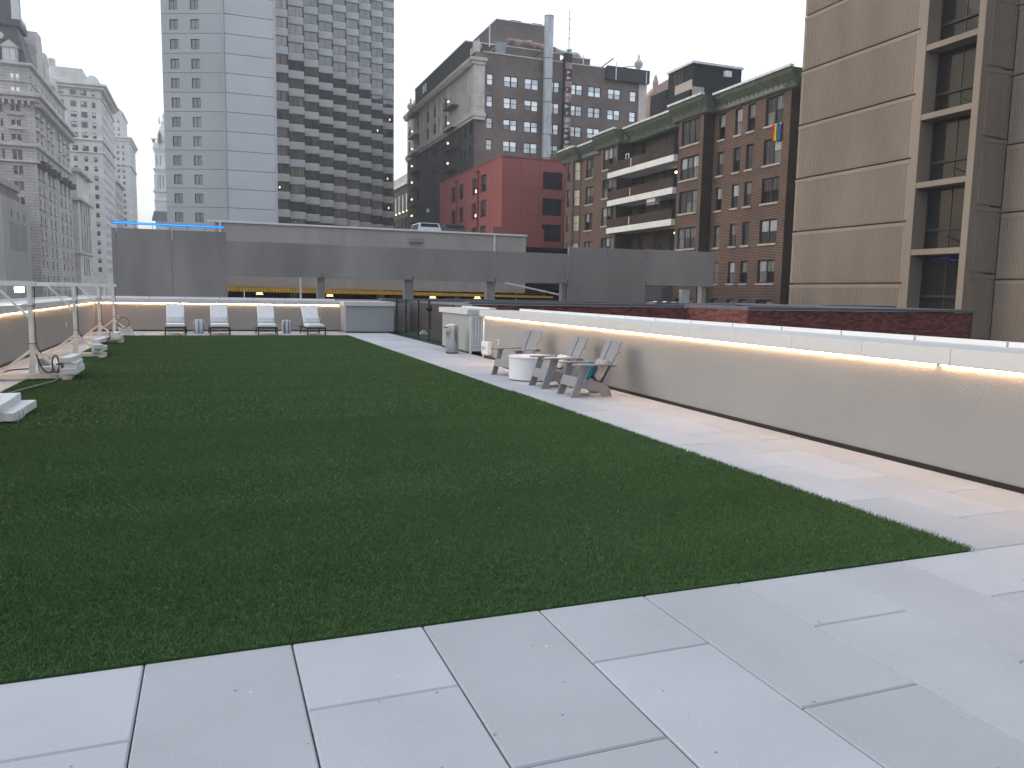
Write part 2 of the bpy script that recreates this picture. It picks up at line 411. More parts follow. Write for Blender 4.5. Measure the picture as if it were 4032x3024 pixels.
# ------------------------------------------------------------------ mesh helpers
class MB:
    def __init__(s):
        s.v = []; s.f = []; s.m = []
    def quad(s, a, b, c, d, m=0):
        n = len(s.v); s.v += [a, b, c, d]; s.f.append((n, n + 1, n + 2, n + 3)); s.m.append(m)
    def poly(s, pts, m=0):
        n = len(s.v); s.v += list(pts); s.f.append(tuple(range(n, n + len(pts)))); s.m.append(m)
    def box(s, x0, x1, y0, y1, z0, z1, m=0):
        n = len(s.v)
        s.v += [(x0, y0, z0), (x1, y0, z0), (x1, y1, z0), (x0, y1, z0), (x0, y0, z1), (x1, y0, z1), (x1, y1, z1), (x0, y1, z1)]
        for f in ((0, 3, 2, 1), (4, 5, 6, 7), (0, 1, 5, 4), (1, 2, 6, 5), (2, 3, 7, 6), (3, 0, 4, 7)):
            s.f.append(tuple(n + i for i in f)); s.m.append(m)
        return s
    def prism(s, poly, axis, a0, a1, m=0):
        """extrude a 2-D polygon: axis 'y' -> polygon in (x,z); 'x' -> (y,z); 'z' -> (x,y)"""
        def P(p, a):
            return {'y': (p[0], a, p[1]), 'x': (a, p[0], p[1]), 'z': (p[0], p[1], a)}[axis]
        k = len(poly); n = len(s.v)
        s.v += [P(p, a0) for p in poly] + [P(p, a1) for p in poly]
        s.f.append(tuple(n + i for i in range(k))); s.m.append(m)
        s.f.append(tuple(n + k + i for i in reversed(range(k)))); s.m.append(m)
        for i in range(k):
            j = (i + 1) % k
            s.f.append((n + i, n + k + i, n + k + j, n + j)); s.m.append(m)
        return s
    def bar(s, a, b, w, h, up=(0, 0, 1), m=0):
        a = Vector(a); b = Vector(b); d = (b - a).normalized(); up = Vector(up)
        sd = d.cross(up)
        if sd.length < 1e-4: sd = d.cross(Vector((0, 1, 0)))
        sd.normalize(); u = sd.cross(d).normalized()
        n = len(s.v)
        for p in (a, b):
            for i, j in ((-1, -1), (1, -1), (1, 1), (-1, 1)):
                s.v.append(tuple(p + sd * (i * w / 2) + u * (j * h / 2)))
        for f in ((0, 1, 2, 3), (7, 6, 5, 4), (0, 4, 5, 1), (1, 5, 6, 2), (2, 6, 7, 3), (3, 7, 4, 0)):
            s.f.append(tuple(n + i for i in f)); s.m.append(m)
        return s
    def lathe(s, prof, c=(0, 0), seg=24, m=0, cap=True):
        n = len(s.v); k = len(prof)
        for (r, z) in prof:
            for i in range(seg):
                a = 2 * math.pi * i / seg
                s.v.append((c[0] + r * math.cos(a), c[1] + r * math.sin(a), z))
        for j in range(k - 1):
            for i in range(seg):
                i2 = (i + 1) % seg
                s.f.append((n + j * seg + i, n + j * seg + i2, n + (j + 1) * seg + i2, n + (j + 1) * seg + i)); s.m.append(m)
        if cap:
            s.f.append(tuple(n + i for i in reversed(range(seg)))); s.m.append(m)
            s.f.append(tuple(n + (k - 1) * seg + i for i in range(seg))); s.m.append(m)
        return s
    def tube(s, pts, r, seg=8, m=0):
        pts = [Vector(p) for p in pts]
        n = len(s.v); k = len(pts)
        for i, p in enumerate(pts):
            d = (pts[min(i + 1, k - 1)] - pts[max(i - 1, 0)]).normalized()
            a = Vector((0, 0, 1)) if abs(d.z) < 0.9 else Vector((1, 0, 0))
            e1 = d.cross(a).normalized(); e2 = d.cross(e1)
            for q in range(seg):
                t = 2 * math.pi * q / seg
                s.v.append(tuple(p + e1 * (r * math.cos(t)) + e2 * (r * math.sin(t))))
        for j in range(k - 1):
            for i in range(seg):
                i2 = (i + 1) % seg
                s.f.append((n + j * seg + i, n + j * seg + i2, n + (j + 1) * seg + i2, n + (j + 1) * seg + i)); s.m.append(m)
        s.f.append(tuple(n + i for i in range(seg))); s.m.append(m)
        s.f.append(tuple(n + (k - 1) * seg + i for i in reversed(range(seg)))); s.m.append(m)
        return s
    def mesh(s, name, mats, origin=(0, 0, 0), smooth=False):
        me = bpy.data.meshes.new(name)
        o = origin
        me.from_pydata([(v[0] - o[0], v[1] - o[1], v[2] - o[2]) for v in s.v], [], s.f)
        if isinstance(mats, str): mats = [mats]
        for k in mats: me.materials.append(MATS[k])
        if len(mats) > 1: me.polygons.foreach_set('material_index', s.m)
        if smooth: me.polygons.foreach_set('use_smooth', [True] * len(me.polygons))
        me.update()
        return me

ORG = {}
def link(o, parent=None):
    COL.objects.link(o)
    if parent is not None: o.parent = parent
    return o
def tag(o, label=None, cat=None, group=None, kind=None):
    if label: o['label'] = label
    if cat: o['category'] = cat
    if group: o['group'] = group
    if kind: o['kind'] = kind
    return o
def thing(name, label, cat, loc=(0, 0, 0), rz=0.0, group=None):
    o = bpy.data.objects.new(name, None)
    o.empty_display_size = 0.2
    o.location = loc; o.rotation_euler = (0, 0, rz)
    ORG[o] = tuple(loc)
    link(o)
    return tag(o, label, cat, group)
def part(name, mb, mats, parent, smooth=False, bevel=0.0, local=False):
    """one mesh part; vertices given in world space (or the parent's space if local)"""
    org = (0, 0, 0) if local else ORG.get(parent, (0, 0, 0))
    me = mb.mesh(name, mats, org, smooth) if isinstance(mb, MB) else mb
    o = bpy.data.objects.new(name, me)
    ORG[o] = org
    link(o, parent)
    if bevel > 0: add_bevel(o, bevel)
    return o
def add_bevel(o, wd, seg=2):
    b = o.modifiers.new('bevel', 'BEVEL'); b.width = wd; b.segments = seg; b.limit_method = 'ANGLE'
    return o
def place(name, me, loc, parent, rz=0.0):
    """an object sharing mesh data, loc in world space under an unrotated parent"""
    o = bpy.data.objects.new(name, me)
    po = ORG.get(parent, (0, 0, 0))
    o.location = (loc[0] - po[0], loc[1] - po[1], loc[2] - po[2])
    o.rotation_euler = (0, 0, rz)
    ORG[o] = tuple(loc)
    return link(o, parent)
def copy_tree(o, parent=None):
    c = o.copy(); COL.objects.link(c); c.parent = parent
    for ch in o.children: copy_tree(ch, c)
    return c

# facade with real openings ------------------------------------------------
def facade(mb, face, u0, u1, z0, z1, plane, opens, depth=0.25, m=0):
    us = sorted(set([u0, u1] + [o[0] for o in opens] + [o[1] for o in opens]))
    zs = sorted(set([z0, z1] + [o[2] for o in opens] + [o[3] for o in opens]))
    us = [u for u in us if u0 <= u <= u1]; zs = [z for z in zs if z0 <= z <= z1]
    sg = {'S': 1, 'W': 1, 'E': -1, 'N': -1}[face]
    def P(u, z, d=0.0):
        if face in 'SN': return (u, plane + sg * d, z)
        return (plane + sg * d, u, z)
    flip = face in ('W', 'N')
    def Q(a, b, c, d):
        if flip: mb.quad(d, c, b, a, m)
        else: mb.quad(a, b, c, d, m)
    for j in range(len(zs) - 1):
        zc = (zs[j] + zs[j + 1]) / 2
        run = None
        for i in range(len(us) - 1):
            uc = (us[i] + us[i + 1]) / 2
            hole = any(o[0] < uc < o[1] and o[2] < zc < o[3] for o in opens)
            if not hole:
                if run is None: run = us[i]
            if run is not None and (hole or i == len(us) - 2):
                e = us[i] if hole else us[i + 1]
                Q(P(run, zs[j]), P(e, zs[j]), P(e, zs[j + 1]), P(run, zs[j + 1]))
                run = None
    for (a, b, c, d) in opens:
        mb.quad(P(a, c), P(a, c, depth), P(a, d, depth), P(a, d), m)
        mb.quad(P(b, c), P(b, d), P(b, d, depth), P(b, c, depth), m)
        mb.quad(P(a, c), P(b, c), P(b, c, depth), P(a, c, depth), m)
        mb.quad(P(a, d), P(a, d, depth), P(b, d, depth), P(b, d), m)

WC = {}
def win_mesh(w, h, style, fmat, fr):
    k = (round(w, 2), round(h, 2), style, fmat, fr)
    if k in WC: return WC[k]
    mb = MB(); d = 0.09
    mb.box(0, fr, 0, d, 0, h); mb.box(w - fr, w, 0, d, 0, h)
    mb.box(fr, w - fr, 0, d, 0, fr); mb.box(fr, w - fr, 0, d, h - fr, h)
    panes = []
    ncol = {'single': 1, 'mull': 2, 'sash': 1, 'sash2': 2, 'sash3': 3, 'grid': 3}[style]
    sash = style.startswith('sash')
    cw = (w - 2 * fr) / ncol
    for i in range(ncol):
        xa = fr + i * cw; xb = xa + cw
        if i > 0:
            g = fr * (0.9 if sash else 0.35)
            mb.box(xa - g, xa + g, 0.0 if sash else 0.01, d, fr, h - fr)
        if sash:
            mb.box(xa, xb, 0.03, d, h * 0.5 - fr * 0.3, h * 0.5 + fr * 0.3)
            panes.append((xa, xb, h * 0.5, h - fr, 0.05, 'u')); panes.append((xa, xb, fr, h * 0.5, 0.07, 'l'))
        else:
            panes.append((xa, xb, fr, h - fr, 0.05, 'u'))
    WC[k] = (mb.mesh('window', fmat), panes)
    return WC[k]
PC = {}
def pane_mesh(w, h, mat):
    k = (round(w, 3), round(h, 3), mat)
    if k not in PC:
        mb = MB(); mb.box(0, w, 0, 0.012, 0, h)
        PC[k] = mb.mesh('pane', mat)
    return PC[k]
def window(root, face, a, b, c, d, plane, style='sash', fmat='dark_frame', glass=('glass_dark', 'glass_dark'), depth=0.18, fr=0.06, sill=None, name='window', rz=None, subs=True):
    """window in opening u:a..b z:c..d ; face S/W/E ; glass = materials for (upper, lower)"""
    wd, h = b - a, d - c
    me, panes = win_mesh(wd, h, style, fmat, fr)
    if face == 'S': loc, rot = (a, plane + depth, c), 0.0
    elif face == 'W': loc, rot = (plane + depth, b, c), -math.pi / 2
    else: loc, rot = (plane - depth, a, c), math.pi / 2
    o = place(name, me, loc, root, rot)
    for (xa, xb, za, zb, y, ul) in panes:
        g = glass[0] if ul == 'u' else glass[1]
        if isinstance(g, (list, tuple)): g = random.choice(g)
        p = bpy.data.objects.new('pane', pane_mesh(xb - xa, zb - za, g))
        p.location = (xa, y, za)
        link(p, o)
    if sill:
        k = ('sill', round(wd, 2), sill)
        if k not in WC:
            WC[k] = MB().box(-0.08, wd + 0.08, -0.12 - depth, 0.0, -0.16, 0.0).mesh('sill', sill)
        s = bpy.data.objects.new('sill', WC[k]); link(s, o)
    return o

def body(mb, x0, x1, y0, y1, z0, z1, skip=''):
    """plain closed volume without the facades listed in skip"""
    if 'S' not in skip: mb.quad((x0, y0, z0), (x1, y0, z0), (x1, y0, z1), (x0, y0, z1))
    if 'N' not in skip: mb.quad((x1, y1, z0), (x0, y1, z0), (x0, y1, z1), (x1, y1, z1))
    if 'W' not in skip: mb.quad((x0, y1, z0), (x0, y0, z0), (x0, y0, z1), (x0, y1, z1))
    if 'E' not in skip: mb.quad((x1, y0, z0), (x1, y1, z0), (x1, y1, z1), (x1, y0, z1))
    if 'T' not in skip: mb.quad((x0, y0, z1), (x1, y0, z1), (x1, y1, z1), (x0, y1, z1))
    return mb

def cushion(w, h, t, n=12):
    """pillow: w along x, h along z, t thickness along y, pinched seams"""
    mb = MB(); idx = {}
    for side in (0, 1):
        for i in range(n + 1):
            for j in range(n + 1):
                u = -1 + 2 * i / n; v = -1 + 2 * j / n
                edge = i in (0, n) or j in (0, n)
                if edge and side == 1:
                    idx[(1, i, j)] = idx[(0, i, j)]; continue
                b = ((1 - u ** 4) * (1 - v ** 4)) ** 0.5
                sx = u * (1 - 0.06 * (1 - v * v)) if True else u
                sz = v * (1 - 0.06 * (1 - u * u))
                y = (1 if side else -1) * b * t / 2
                idx[(side, i, j)] = len(mb.v); mb.v.append((sx * w / 2, y, sz * h / 2))
    for side in (0, 1):
        for i in range(n):
            for j in range(n):
                q = (idx[(side, i, j)], idx[(side, i + 1, j)], idx[(side, i + 1, j + 1)], idx[(side, i, j + 1)])
                mb.f.append(q if side == 0 else q[::-1]); mb.m.append(0)
    return mb

GZ = -16.0
# ================================================================== SETTING
g = MB().box(-1400, 1400, -700, 2100, GZ - 1, GZ)
tag(part('ground', g, 'ground', None), kind='structure')
g = MB(); g.quad((-27, -600, GZ + .004), (-9, -600, GZ + .004), (-9, 900, GZ + .004), (-27, 900, GZ + .004))
tag(part('road', g, 'asphalt', None), kind='structure')

# ---- the roof deck and its pavers
XL, XR, YB = -3.82, 6.43, 31.4
LX0, LX1, LY0, LY1 = -2.91, 4.605, 3.56, 28.42       # lawn
deck = tag(part('deck', MB().box(-4.9, 9.2, -7, 33.0, GZ, -0.05), 'slab', None), kind='structure')
PVC = {}
def paver_mesh(w, l):
    k = (round(w, 3), round(l, 3))
    if k not in PVC:
        mb = MB(); c = 0.007
        x0, x1, y0, y1 = -w / 2, w / 2, -l / 2, l / 2
        a = [(x0, y0, -.045), (x1, y0, -.045), (x1, y1, -.045), (x0, y1, -.045)]
        b = [(x0, y0, -c), (x1, y0, -c), (x1, y1, -c), (x0, y1, -c)]
        t = [(x0 + c, y0 + c, 0), (x1 - c, y0 + c, 0), (x1 - c, y1 - c, 0), (x0 + c, y1 - c, 0)]
        for i in range(4):
            j = (i + 1) % 4
            mb.quad(a[i], a[j], b[j], b[i]); mb.quad(b[i], b[j], t[j], t[i])
        mb.quad(*t)
        PVC[k] = mb.mesh('paver', 'paver')
    return PVC[k]
PW, PL, GAP = 0.6135, 1.227, 0.0065
def lay(x0, x1, y0, y1):
    if x1 - x0 < 0.05 or y1 - y0 < 0.05: return
    place('paver', paver_mesh(x1 - x0 - GAP, y1 - y0 - GAP), ((x0 + x1) / 2, (y0 + y1) / 2, random.uniform(-.0012, .0012)), deck)
for k in range(-6, 11):
    xa = -0.30 + k * PW; xb = xa + PW
    xa, xb = max(xa, XL), min(xb, XR)
    if xb - xa < 0.05: continue
    yo = LY0 if k % 2 == 0 else LY0 - PL / 2
    n0 = -6 if k < 99 else 0
    for n in range(-4, 24):
        ya = yo + n * PL; yb = ya + PL
        ya, yb = max(ya, -0.6), min(yb, YB)
        if yb - ya < 0.05: continue
        # cut away the lawn
        segs = [(xa, xb)]
        if yb > LY0 + .02 and ya < LY1 - .02:
            if xb > LX0 + .02 and xa < LX1 - .02:
                if ya < LY0 - .02: lay(xa, xb, ya, LY0)
                if yb > LY1 + .02: lay(xa, xb, LY1, yb)
                segs = []
                if xa < LX0 - .02: segs.append((xa, LX0))
                if xb > LX1 + .02: segs.append((LX1, xb))
                for (a, b) in segs: lay(a, b, max(ya, LY0), min(yb, LY1))
                segs = []
        for (a, b) in segs: lay(a, b, ya, yb)

# ---- artificial lawn
tb = MB().box(LX0 + .012, LX1 - .012, LY0 + .014, LY1 - .012, -0.049, 0.004)
tag(part('lawn', tb, 'turf_backing', None), kind='structure')
def blades(name, zones, label):
    V = []; 
    for (x0, x1, y0, y1, dens, wd, h) in zones:
        n = int((x1 - x0) * (y1 - y0) * dens)
        px = rng.uniform(x0, x1, n); py = rng.uniform(y0, y1, n)
        ang = rng.uniform(0, 2 * np.pi, n); hh = h * rng.uniform(.6, 1.15, n); ww = wd * rng.uniform(.7, 1.3, n)
        lx = rng.normal(0.0, .45, n) * hh; ly = rng.normal(-0.25, .45, n) * hh
        ca, sa = np.cos(ang) * ww / 2, np.sin(ang) * ww / 2
        t = np.empty((n, 3, 3))
        t[:, 0] = np.stack([px - ca, py - sa, np.full(n, .004)], 1)
        t[:, 1] = np.stack([px + ca, py + sa, np.full(n, .004)], 1)
        t[:, 2] = np.stack([px + lx, py + ly, .004 + hh], 1)
        V.append(t.reshape(-1, 3))
    V = np.concatenate(V).astype(np.float32); nt_ = len(V) // 3
    me = bpy.data.meshes.new(name)
    me.vertices.add(len(V)); me.vertices.foreach_set('co', V.ravel())
    me.loops.add(len(V)); me.loops.foreach_set('vertex_index', np.arange(len(V), dtype=np.int32))
    me.polygons.add(nt_); me.polygons.foreach_set('loop_start', np.arange(0, len(V), 3, dtype=np.int32))
    me.update(calc_edges=True)
    me.materials.append(MATS['grass'])
    o = bpy.data.objects.new(name, me); link(o)
    return tag(o, label, 'grass', kind='stuff')
blades('grass', [(LX0, LX1, LY0, 6.0, 32000, .0045, .017), (LX0, LX1, 6.0, 10.0, 15000, .0065, .019), (LX0, LX1, 10.0, 17.0, 4500, .013, .024),
                 (LX0, LX1, 17.0, LY1, 2400, .018, .024),
                 (LX1 - .015, LX1 + .02, LY0, 12.0, 14000, .006, .034), (LX0 - .02, LX0 + .015, 9.0, 20, 9000, .008, .034)],
       'short dark green artificial turf covering the middle of the roof deck')

# ---- low walls round the deck ------------------------------------------------
def led(mb, a, b, axis, at, z=1.016, th=.006):
    if axis == 'y': mb.box(at - th, at + th, a, b, z, z + .0035)
    else: mb.box(a, b, at - th, at + th, z, z + .0035)

rw = thing('parapet_wall', 'long beige stucco parapet wall with glowing light strip right of the lawn', 'wall', (6.43, 8, 0))
part('wall_body', MB().box(6.43, 7.15, -6, 18.7, 0.05, 1.03), 'stucco', rw)
part('base_trim', MB().box(6.415, 6.5, -6, 18.69, -.03, .05), 'black_trim', rw)
part('corner_trim', MB().box(6.40, 6.47, 18.702, 18.76, -.02, 1.03), 'white_metal', rw)
Y0 = 5.30
for i in range(-10, 14):
    a = Y0 + i * 1.062; b = min(a + 1.058, 18.93)
    if b - a < .2 or b < -4: continue
    part('coping_panel', MB().box(6.355, 7.22, a, b, 1.032, 1.185), 'coping', rw, bevel=.004)
for i in range(-8, 14):
    a = 5.40 + i * 1.081
    if a < -4 or a > 17.9: continue
    part('flashing', MB().box(7.222, 7.30, a + .012, a + 1.069, 1.10, 1.235), 'white_metal', rw, bevel=.003)
part('inner_cap', MB().box(7.226, 7.296, -4, 18.8, 1.0, 1.17), 'black_trim', rw)
for (a, b) in ((-4, 5.44), (5.50, 14.95), (15.02, 18.62)):
    mb = MB(); led(mb, a, b, 'y', 6.4195); part('light_strip', mb, 'led_warm', rw)
    part('strip_channel', MB().box(6.39, 6.428, a, b, 1.0205, 1.0315), 'white_metal', rw)
for y in (5.47, 14.985):
    part('strip_bracket', MB().box(6.41, 6.429, y - .014, y + .014, 1.004, 1.031), 'stucco', rw)
def outlet(root, face, u, z, plane, w=.075, h=.125):
    mb = MB()
    if face == 'S': mb.box(u - w / 2, u + w / 2, plane - .03, plane, z - h / 2, z + h / 2)
    elif face == 'W': mb.box(plane - .03, plane, u - w / 2, u + w / 2, z - h / 2, z + h / 2)
    else: mb.box(plane, plane + .03, u - w / 2, u + w / 2, z - h / 2, z + h / 2)
    o = part('outlet_cover', mb, 'white_paint', root, bevel=.006)
    mb = MB(); q = .2
    if face == 'S': mb.box(u - w * q, u + w * q, plane - .034, plane - .0302, z - h * .3, z + h * .3)
    elif face == 'W': mb.box(plane - .034, plane - .0302, u - w * q, u + w * q, z - h * .3, z + h * .3)
    else: mb.box(plane + .0302, plane + .034, u - w * q, u + w * q, z - h * .3, z + h * .3)
    p = part('socket', mb, 'black_trim', o)
outlet(rw, 'W', 17.65, .445, 6.43)

lw = thing('parapet_wall', 'beige stucco parapet wall left of the lawn behind the white wooden frames', 'wall', (-3.82, 18, 0))
part('wall_body', MB().box(-4.5, -3.82, 5, 31.395, 0.05, 1.03), 'stucco', lw)
part('base_trim', MB().box(-3.9, -3.805, 5, 31.38, -.03, .05), 'black_trim', lw)
for i in range(0, 22):
    a = 5 + i * 1.22; b = min(a + 1.215, 31.3)
    if b > a + .1: part('coping_panel', MB().box(-4.62, -3.745, a, b, 1.032, 1.185), 'coping', lw, bevel=.004)
part('flashing', MB().box(-4.70, -4.622, 5, 31.3, 1.10, 1.235), 'white_metal', lw, bevel=.003)
mb = MB(); led(mb, 5, 31.25, 'y', -3.8095); part('light_strip', mb, 'led_warm', lw)
part('strip_channel', MB().box(-3.818, -3.78, 5, 31.25, 1.0205, 1.0315), 'white_metal', lw)
outlet(lw, 'E', 25.3, .50, -3.82)

bw = thing('parapet_wall', 'beige stucco parapet wall across the far end behind the loungers', 'wall', (1, 31.4, 0))
part('wall_body', MB().box(-4.5, 4.99, 31.4, 32.1, 0.05, 1.03), 'stucco', bw)
part('base_trim', MB().box(-3.79, 4.78, 31.385, 31.47, -.03, .05), 'black_trim', bw)
for i in range(-2, 6):
    a = -2.10 + i * 1.224; b = a + 1.219
    a = max(a, -4.62); b = min(b, 4.70)
    part('coping_panel', MB().box(a, b, 31.325, 32.2, 1.032, 1.185), 'coping', bw, bevel=.004)
    part('flashing', MB().box(a + .01, b - .01, 32.202, 32.28, 1.10, 1.25), 'white_metal', bw, bevel=.003)
mb = MB(); led(mb, -3.77, 4.74, 'x', 31.3895); part('light_strip', mb, 'led_warm', bw)
part('strip_channel', MB().box(-3.77, 4.74, 31.36, 31.398, 1.0205, 1.0315), 'white_metal', bw)
outlet(bw, 'S', -3.10, .50, 31.4); outlet(bw, 'S', 3.98, .49, 31.4)

pr = thing('masonry_pier', 'grey stucco pier with pale cap at the far corner of the deck', 'pier', (5.75, 30.3, 0))
part('pier_body', MB().box(4.80, 6.66, 30.25, 32.1, .05, 1.03), 'stucco_grey', pr)
part('base_trim', MB().box(4.82, 6.64, 30.24, 30.4, -.03, .05), 'black_trim', pr)
part('cap', MB().box(4.73, 6.70, 30.17, 32.2, 1.032, 1.19), 'coping', pr, bevel=.004)

p2 = thing('masonry_pier', 'grey stucco pier with white corrugated end panel behind the trash can', 'pier', (6.75, 21, 0))
part('pier_body', MB().box(6.41, 7.10, 19.92, 22.5, .05, 1.03), 'stucco_grey', p2)
part('base_trim', MB().box(6.395, 6.5, 19.93, 22.48, -.03, .05), 'black_trim', p2)
part('cap', MB().box(6.33, 7.20, 19.84, 22.62, 1.032, 1.175), 'coping', p2, bevel=.004)
part('flashing', MB().box(7.0, 7.19, 20.0, 22.5, 1.177, 1.215), 'white_metal', p2, bevel=.003)
mb = MB().box(6.42, 6.47, 19.86, 19.918, 0, 1.03); mb.box(7.04, 7.1, 19.86, 19.918, 0, 1.03); mb.box(6.47, 7.04, 19.875, 19.918, .95, 1.03)
mb.box(6.47, 7.04, 19.875, 19.918, .06, .16); mb.box(6.47, 7.04, 19.875, 19.918, .17, .23)
part('end_frame', mb, 'white_paint', p2)
mb = MB()
for i in range(7):
    x = 6.475 + i * .0805
    mb.prism([(x, 19.917), (x + .015, 19.885), (x + .055, 19.885), (x + .07, 19.917)], 'z', .23, .95)
part('corrugated_panel', mb, 'white_paint', p2)

# ---- black mesh fence and gate to the side yard, wall behind it
fy = [30.2, 28.65, 26.77, 25.36]
fx = 6.76
fe = thing('mesh_fence', 'black wire mesh fence beside the far corner pier', 'fence', (fx, 27.8, 0))
for y in fy:
    part('post', MB().box(fx - .03, fx + .03, y - .03, y + .03, 0, 1.33), 'fence_black', fe, bevel=.006)
for i in range(3):
    y1, y0 = fy[i] - .03, fy[i + 1] + .03
    mb = MB()
    for k in range(13): mb.bar((fx, y0, .05 + k * .1), (fx, y1, .05 + k * .1), .008, .008)
    n = int((y1 - y0) / .09)
    for k in range(1, n): mb.bar((fx, y0 + k * (y1 - y0) / n, .05), (fx, y0 + k * (y1 - y0) / n, 1.26), .005, .005, (0, 1, 0))
    part('mesh_panel', mb, 'fence_black', fe)
    part('rail', MB().box(fx - .015, fx + .015, y0, y1, .015, .05), 'fence_black', fe)
ga = thing('mesh_gate', 'black mesh gate with round latch beside the trash can pier', 'gate', (fx, 24, 0))
mb = MB(); mb.box(fx - .02, fx + .02, 22.52, 25.28, 1.19, 1.23); mb.box(fx - .02, fx + .02, 22.52, 25.28, .05, .09)
mb.box(fx - .025, fx + .025, 25.22, 25.28, .09, 1.19); mb.box(fx - .025, fx + .025, 22.52, 22.57, .09, 1.19)
part('gate_frame', mb, 'fence_black', ga)
mb = MB()
for k in range(12): mb.bar((fx, 22.57, .1 + k * .1), (fx, 25.22, .1 + k * .1), .008, .008)
for k in range(1, 30): mb.bar((fx, 22.57 + k * .09, .09), (fx, 22.57 + k * .09, 1.19), .005, .005, (0, 1, 0))
part('mesh_panel', mb, 'fence_black', ga)
part('kick_panel', MB().box(fx - .01, fx + .01, 22.57, 25.22, .09, .40), 'fence_black', ga)
mb = MB().tube([(fx - .10, 25.25, 1.06), (fx + .06, 25.25, 1.06)], .085, 16); mb.tube([(fx - .13, 25.25, 1.06), (fx - .10, 25.25, 1.06)], .05, 12)
part('latch', mb, 'fence_black', ga)
f2 = thing('mesh_fence', 'black fence of square posts behind the pier with the trash can', 'fence', (9.4, 31.0, 0))
for x in (8.35, 9.05, 9.48, 10.47):
    part('post', MB().box(x - .03, x + .03, 30.97, 31.03, -.05, 1.21), 'fence_black', f2, bevel=.006)
part('rail', MB().box(8.38, 12.4, 30.985, 31.015, 1.11, 1.15), 'fence_black', f2)
mb = MB()
for k in range(1, 118): mb.bar((8.38 + k * .034, 31, 0), (8.38 + k * .034, 31, 1.11), .006, .006, (0, 1, 0))
part('mesh_panel', mb, 'fence_black', f2)
yw = thing('yard_wall', 'dim beige wall with a lit sconce seen through the black fence', 'wall', (7.8, 31.5, 0))
mb = MB()
for k in range(7): mb.box(6.72, 9.0, 31.5, 31.75, .02 + k * .16, .172 + k * .16)
mb.box(6.72, 9.0, 31.53, 31.75, 0, 1.13)
part('siding', mb, 'concrete_light', yw)
part('sconce', MB().box(7.72, 8.0, 31.40, 31.495, .66, .72), 'lamp_warm', yw)
tag(part('yard_turf', MB().box(6.9, 9.15, 23.0, 31.49, -.048, .012), 'turf_backing', None), kind='structure')
tag(part('utility_box', MB().box(7.35, 7.62, 28.7, 29.0, .013, .10).box(7.42, 7.55, 28.78, 28.92, .10, .17), 'white_paint', None, bevel=.01), 'small white box on the turf behind the black fence', 'box')

# ================================================================== FURNITURE
def chaise(loc, rz, label):
    t = thing('lounge_chair', label, 'lounge chair', loc, rz, 'white cushioned loungers along the far wall')
    # local: y=0 foot end, +y towards the wall
    for sx in (-1, 1):
        mb = MB().bar((sx * .31, .03, 0), (sx * .31, .03, .26), .04, .04, (0, 1, 0)); part('leg', mb, 'chaise_frame', t, local=True, bevel=.004)
        mb = MB().bar((sx * .345, 1.34, 0), (sx * .33, 1.24, .26), .045, .045, (0, 1, 0)); part('leg', mb, 'chaise_frame', t, local=True, bevel=.004)
    mb = MB(); mb.box(-.335, -.295, .01, 1.75, .225, .27); mb.box(.295, .335, .01, 1.75, .225, .27); mb.box(-.295, .295, .01, .05, .225, .27); mb.box(-.295, .295, 1.70, 1.74, .225, .27)
    mb.box(-.295, .295, 1.23, 1.26, .06, .09)
    for k in range(9): mb.box(-.295, .295, .12 + k * .1, .17 + k * .1, .235, .255)
    part('frame', mb, 'chaise_frame', t, local=True, bevel=.004)
    bang = math.atan2(.64, .56)
    mb = MB(); mb.bar((-.27, .93, .28), (-.27, 1.46, .93), .03, .03); mb.bar((.27, .93, .28), (.27, 1.46, .93), .03, .03); mb.bar((-.27, 1.44, .90), (.27, 1.44, .90), .03, .03); mb.bar((0, 1.36, .80), (0, 1.60, .27), .03, .03)
    part('back_frame', mb, 'chaise_frame', t, local=True)
    c = part('seat_cushion', MB().box(-.29, .29, .02, .98, .275, .385), 'cushion', t, local=True); add_bevel(c, .035, 4)
    c = part('back_cushion', MB().box(-.29, .29, -.055, .055, 0, .86), 'cushion', t, local=True); add_bevel(c, .035, 4)
    c.location = (0, .90, .37); c.rotation_euler = (-(math.pi / 2 - bang), 0, 0)
    p = part('lumbar_pillow', cushion(.60, .25, .12), 'fabric_dots', None, smooth=True)
    off = Matrix.Rotation(rz, 4, 'Z') @ Vector((0, .86, .49))
    p.location = Vector(loc) + off; p.rotation_euler = (-.42, 0, rz)
    return p
chs = [((-1.115, 28.78, 0), R(1.4), 'leftmost white cushioned lounge chair along the far wall'),
       ((.305, 28.76, 0), R(1.0), 'second white lounge chair from the left, right of a striped stool'),
       ((1.865, 28.70, 0), R(-.6), 'third white lounge chair from the left, left of a striped stool'),
       ((3.53, 28.68, 0), R(4.0), 'rightmost white cushioned lounge chair along the far wall')]
pl = ['dotted lumbar pillow on the leftmost lounge chair', 'dotted lumbar pillow on the second lounge chair from the left', 'dotted lumbar pillow on the third lounge chair from the left', 'dotted lumbar pillow on the rightmost lounge chair']
for (l, r, lab), q in zip(chs, pl): tag(chaise(l, r, lab), q, 'pillow', 'dotted pillows on the loungers')

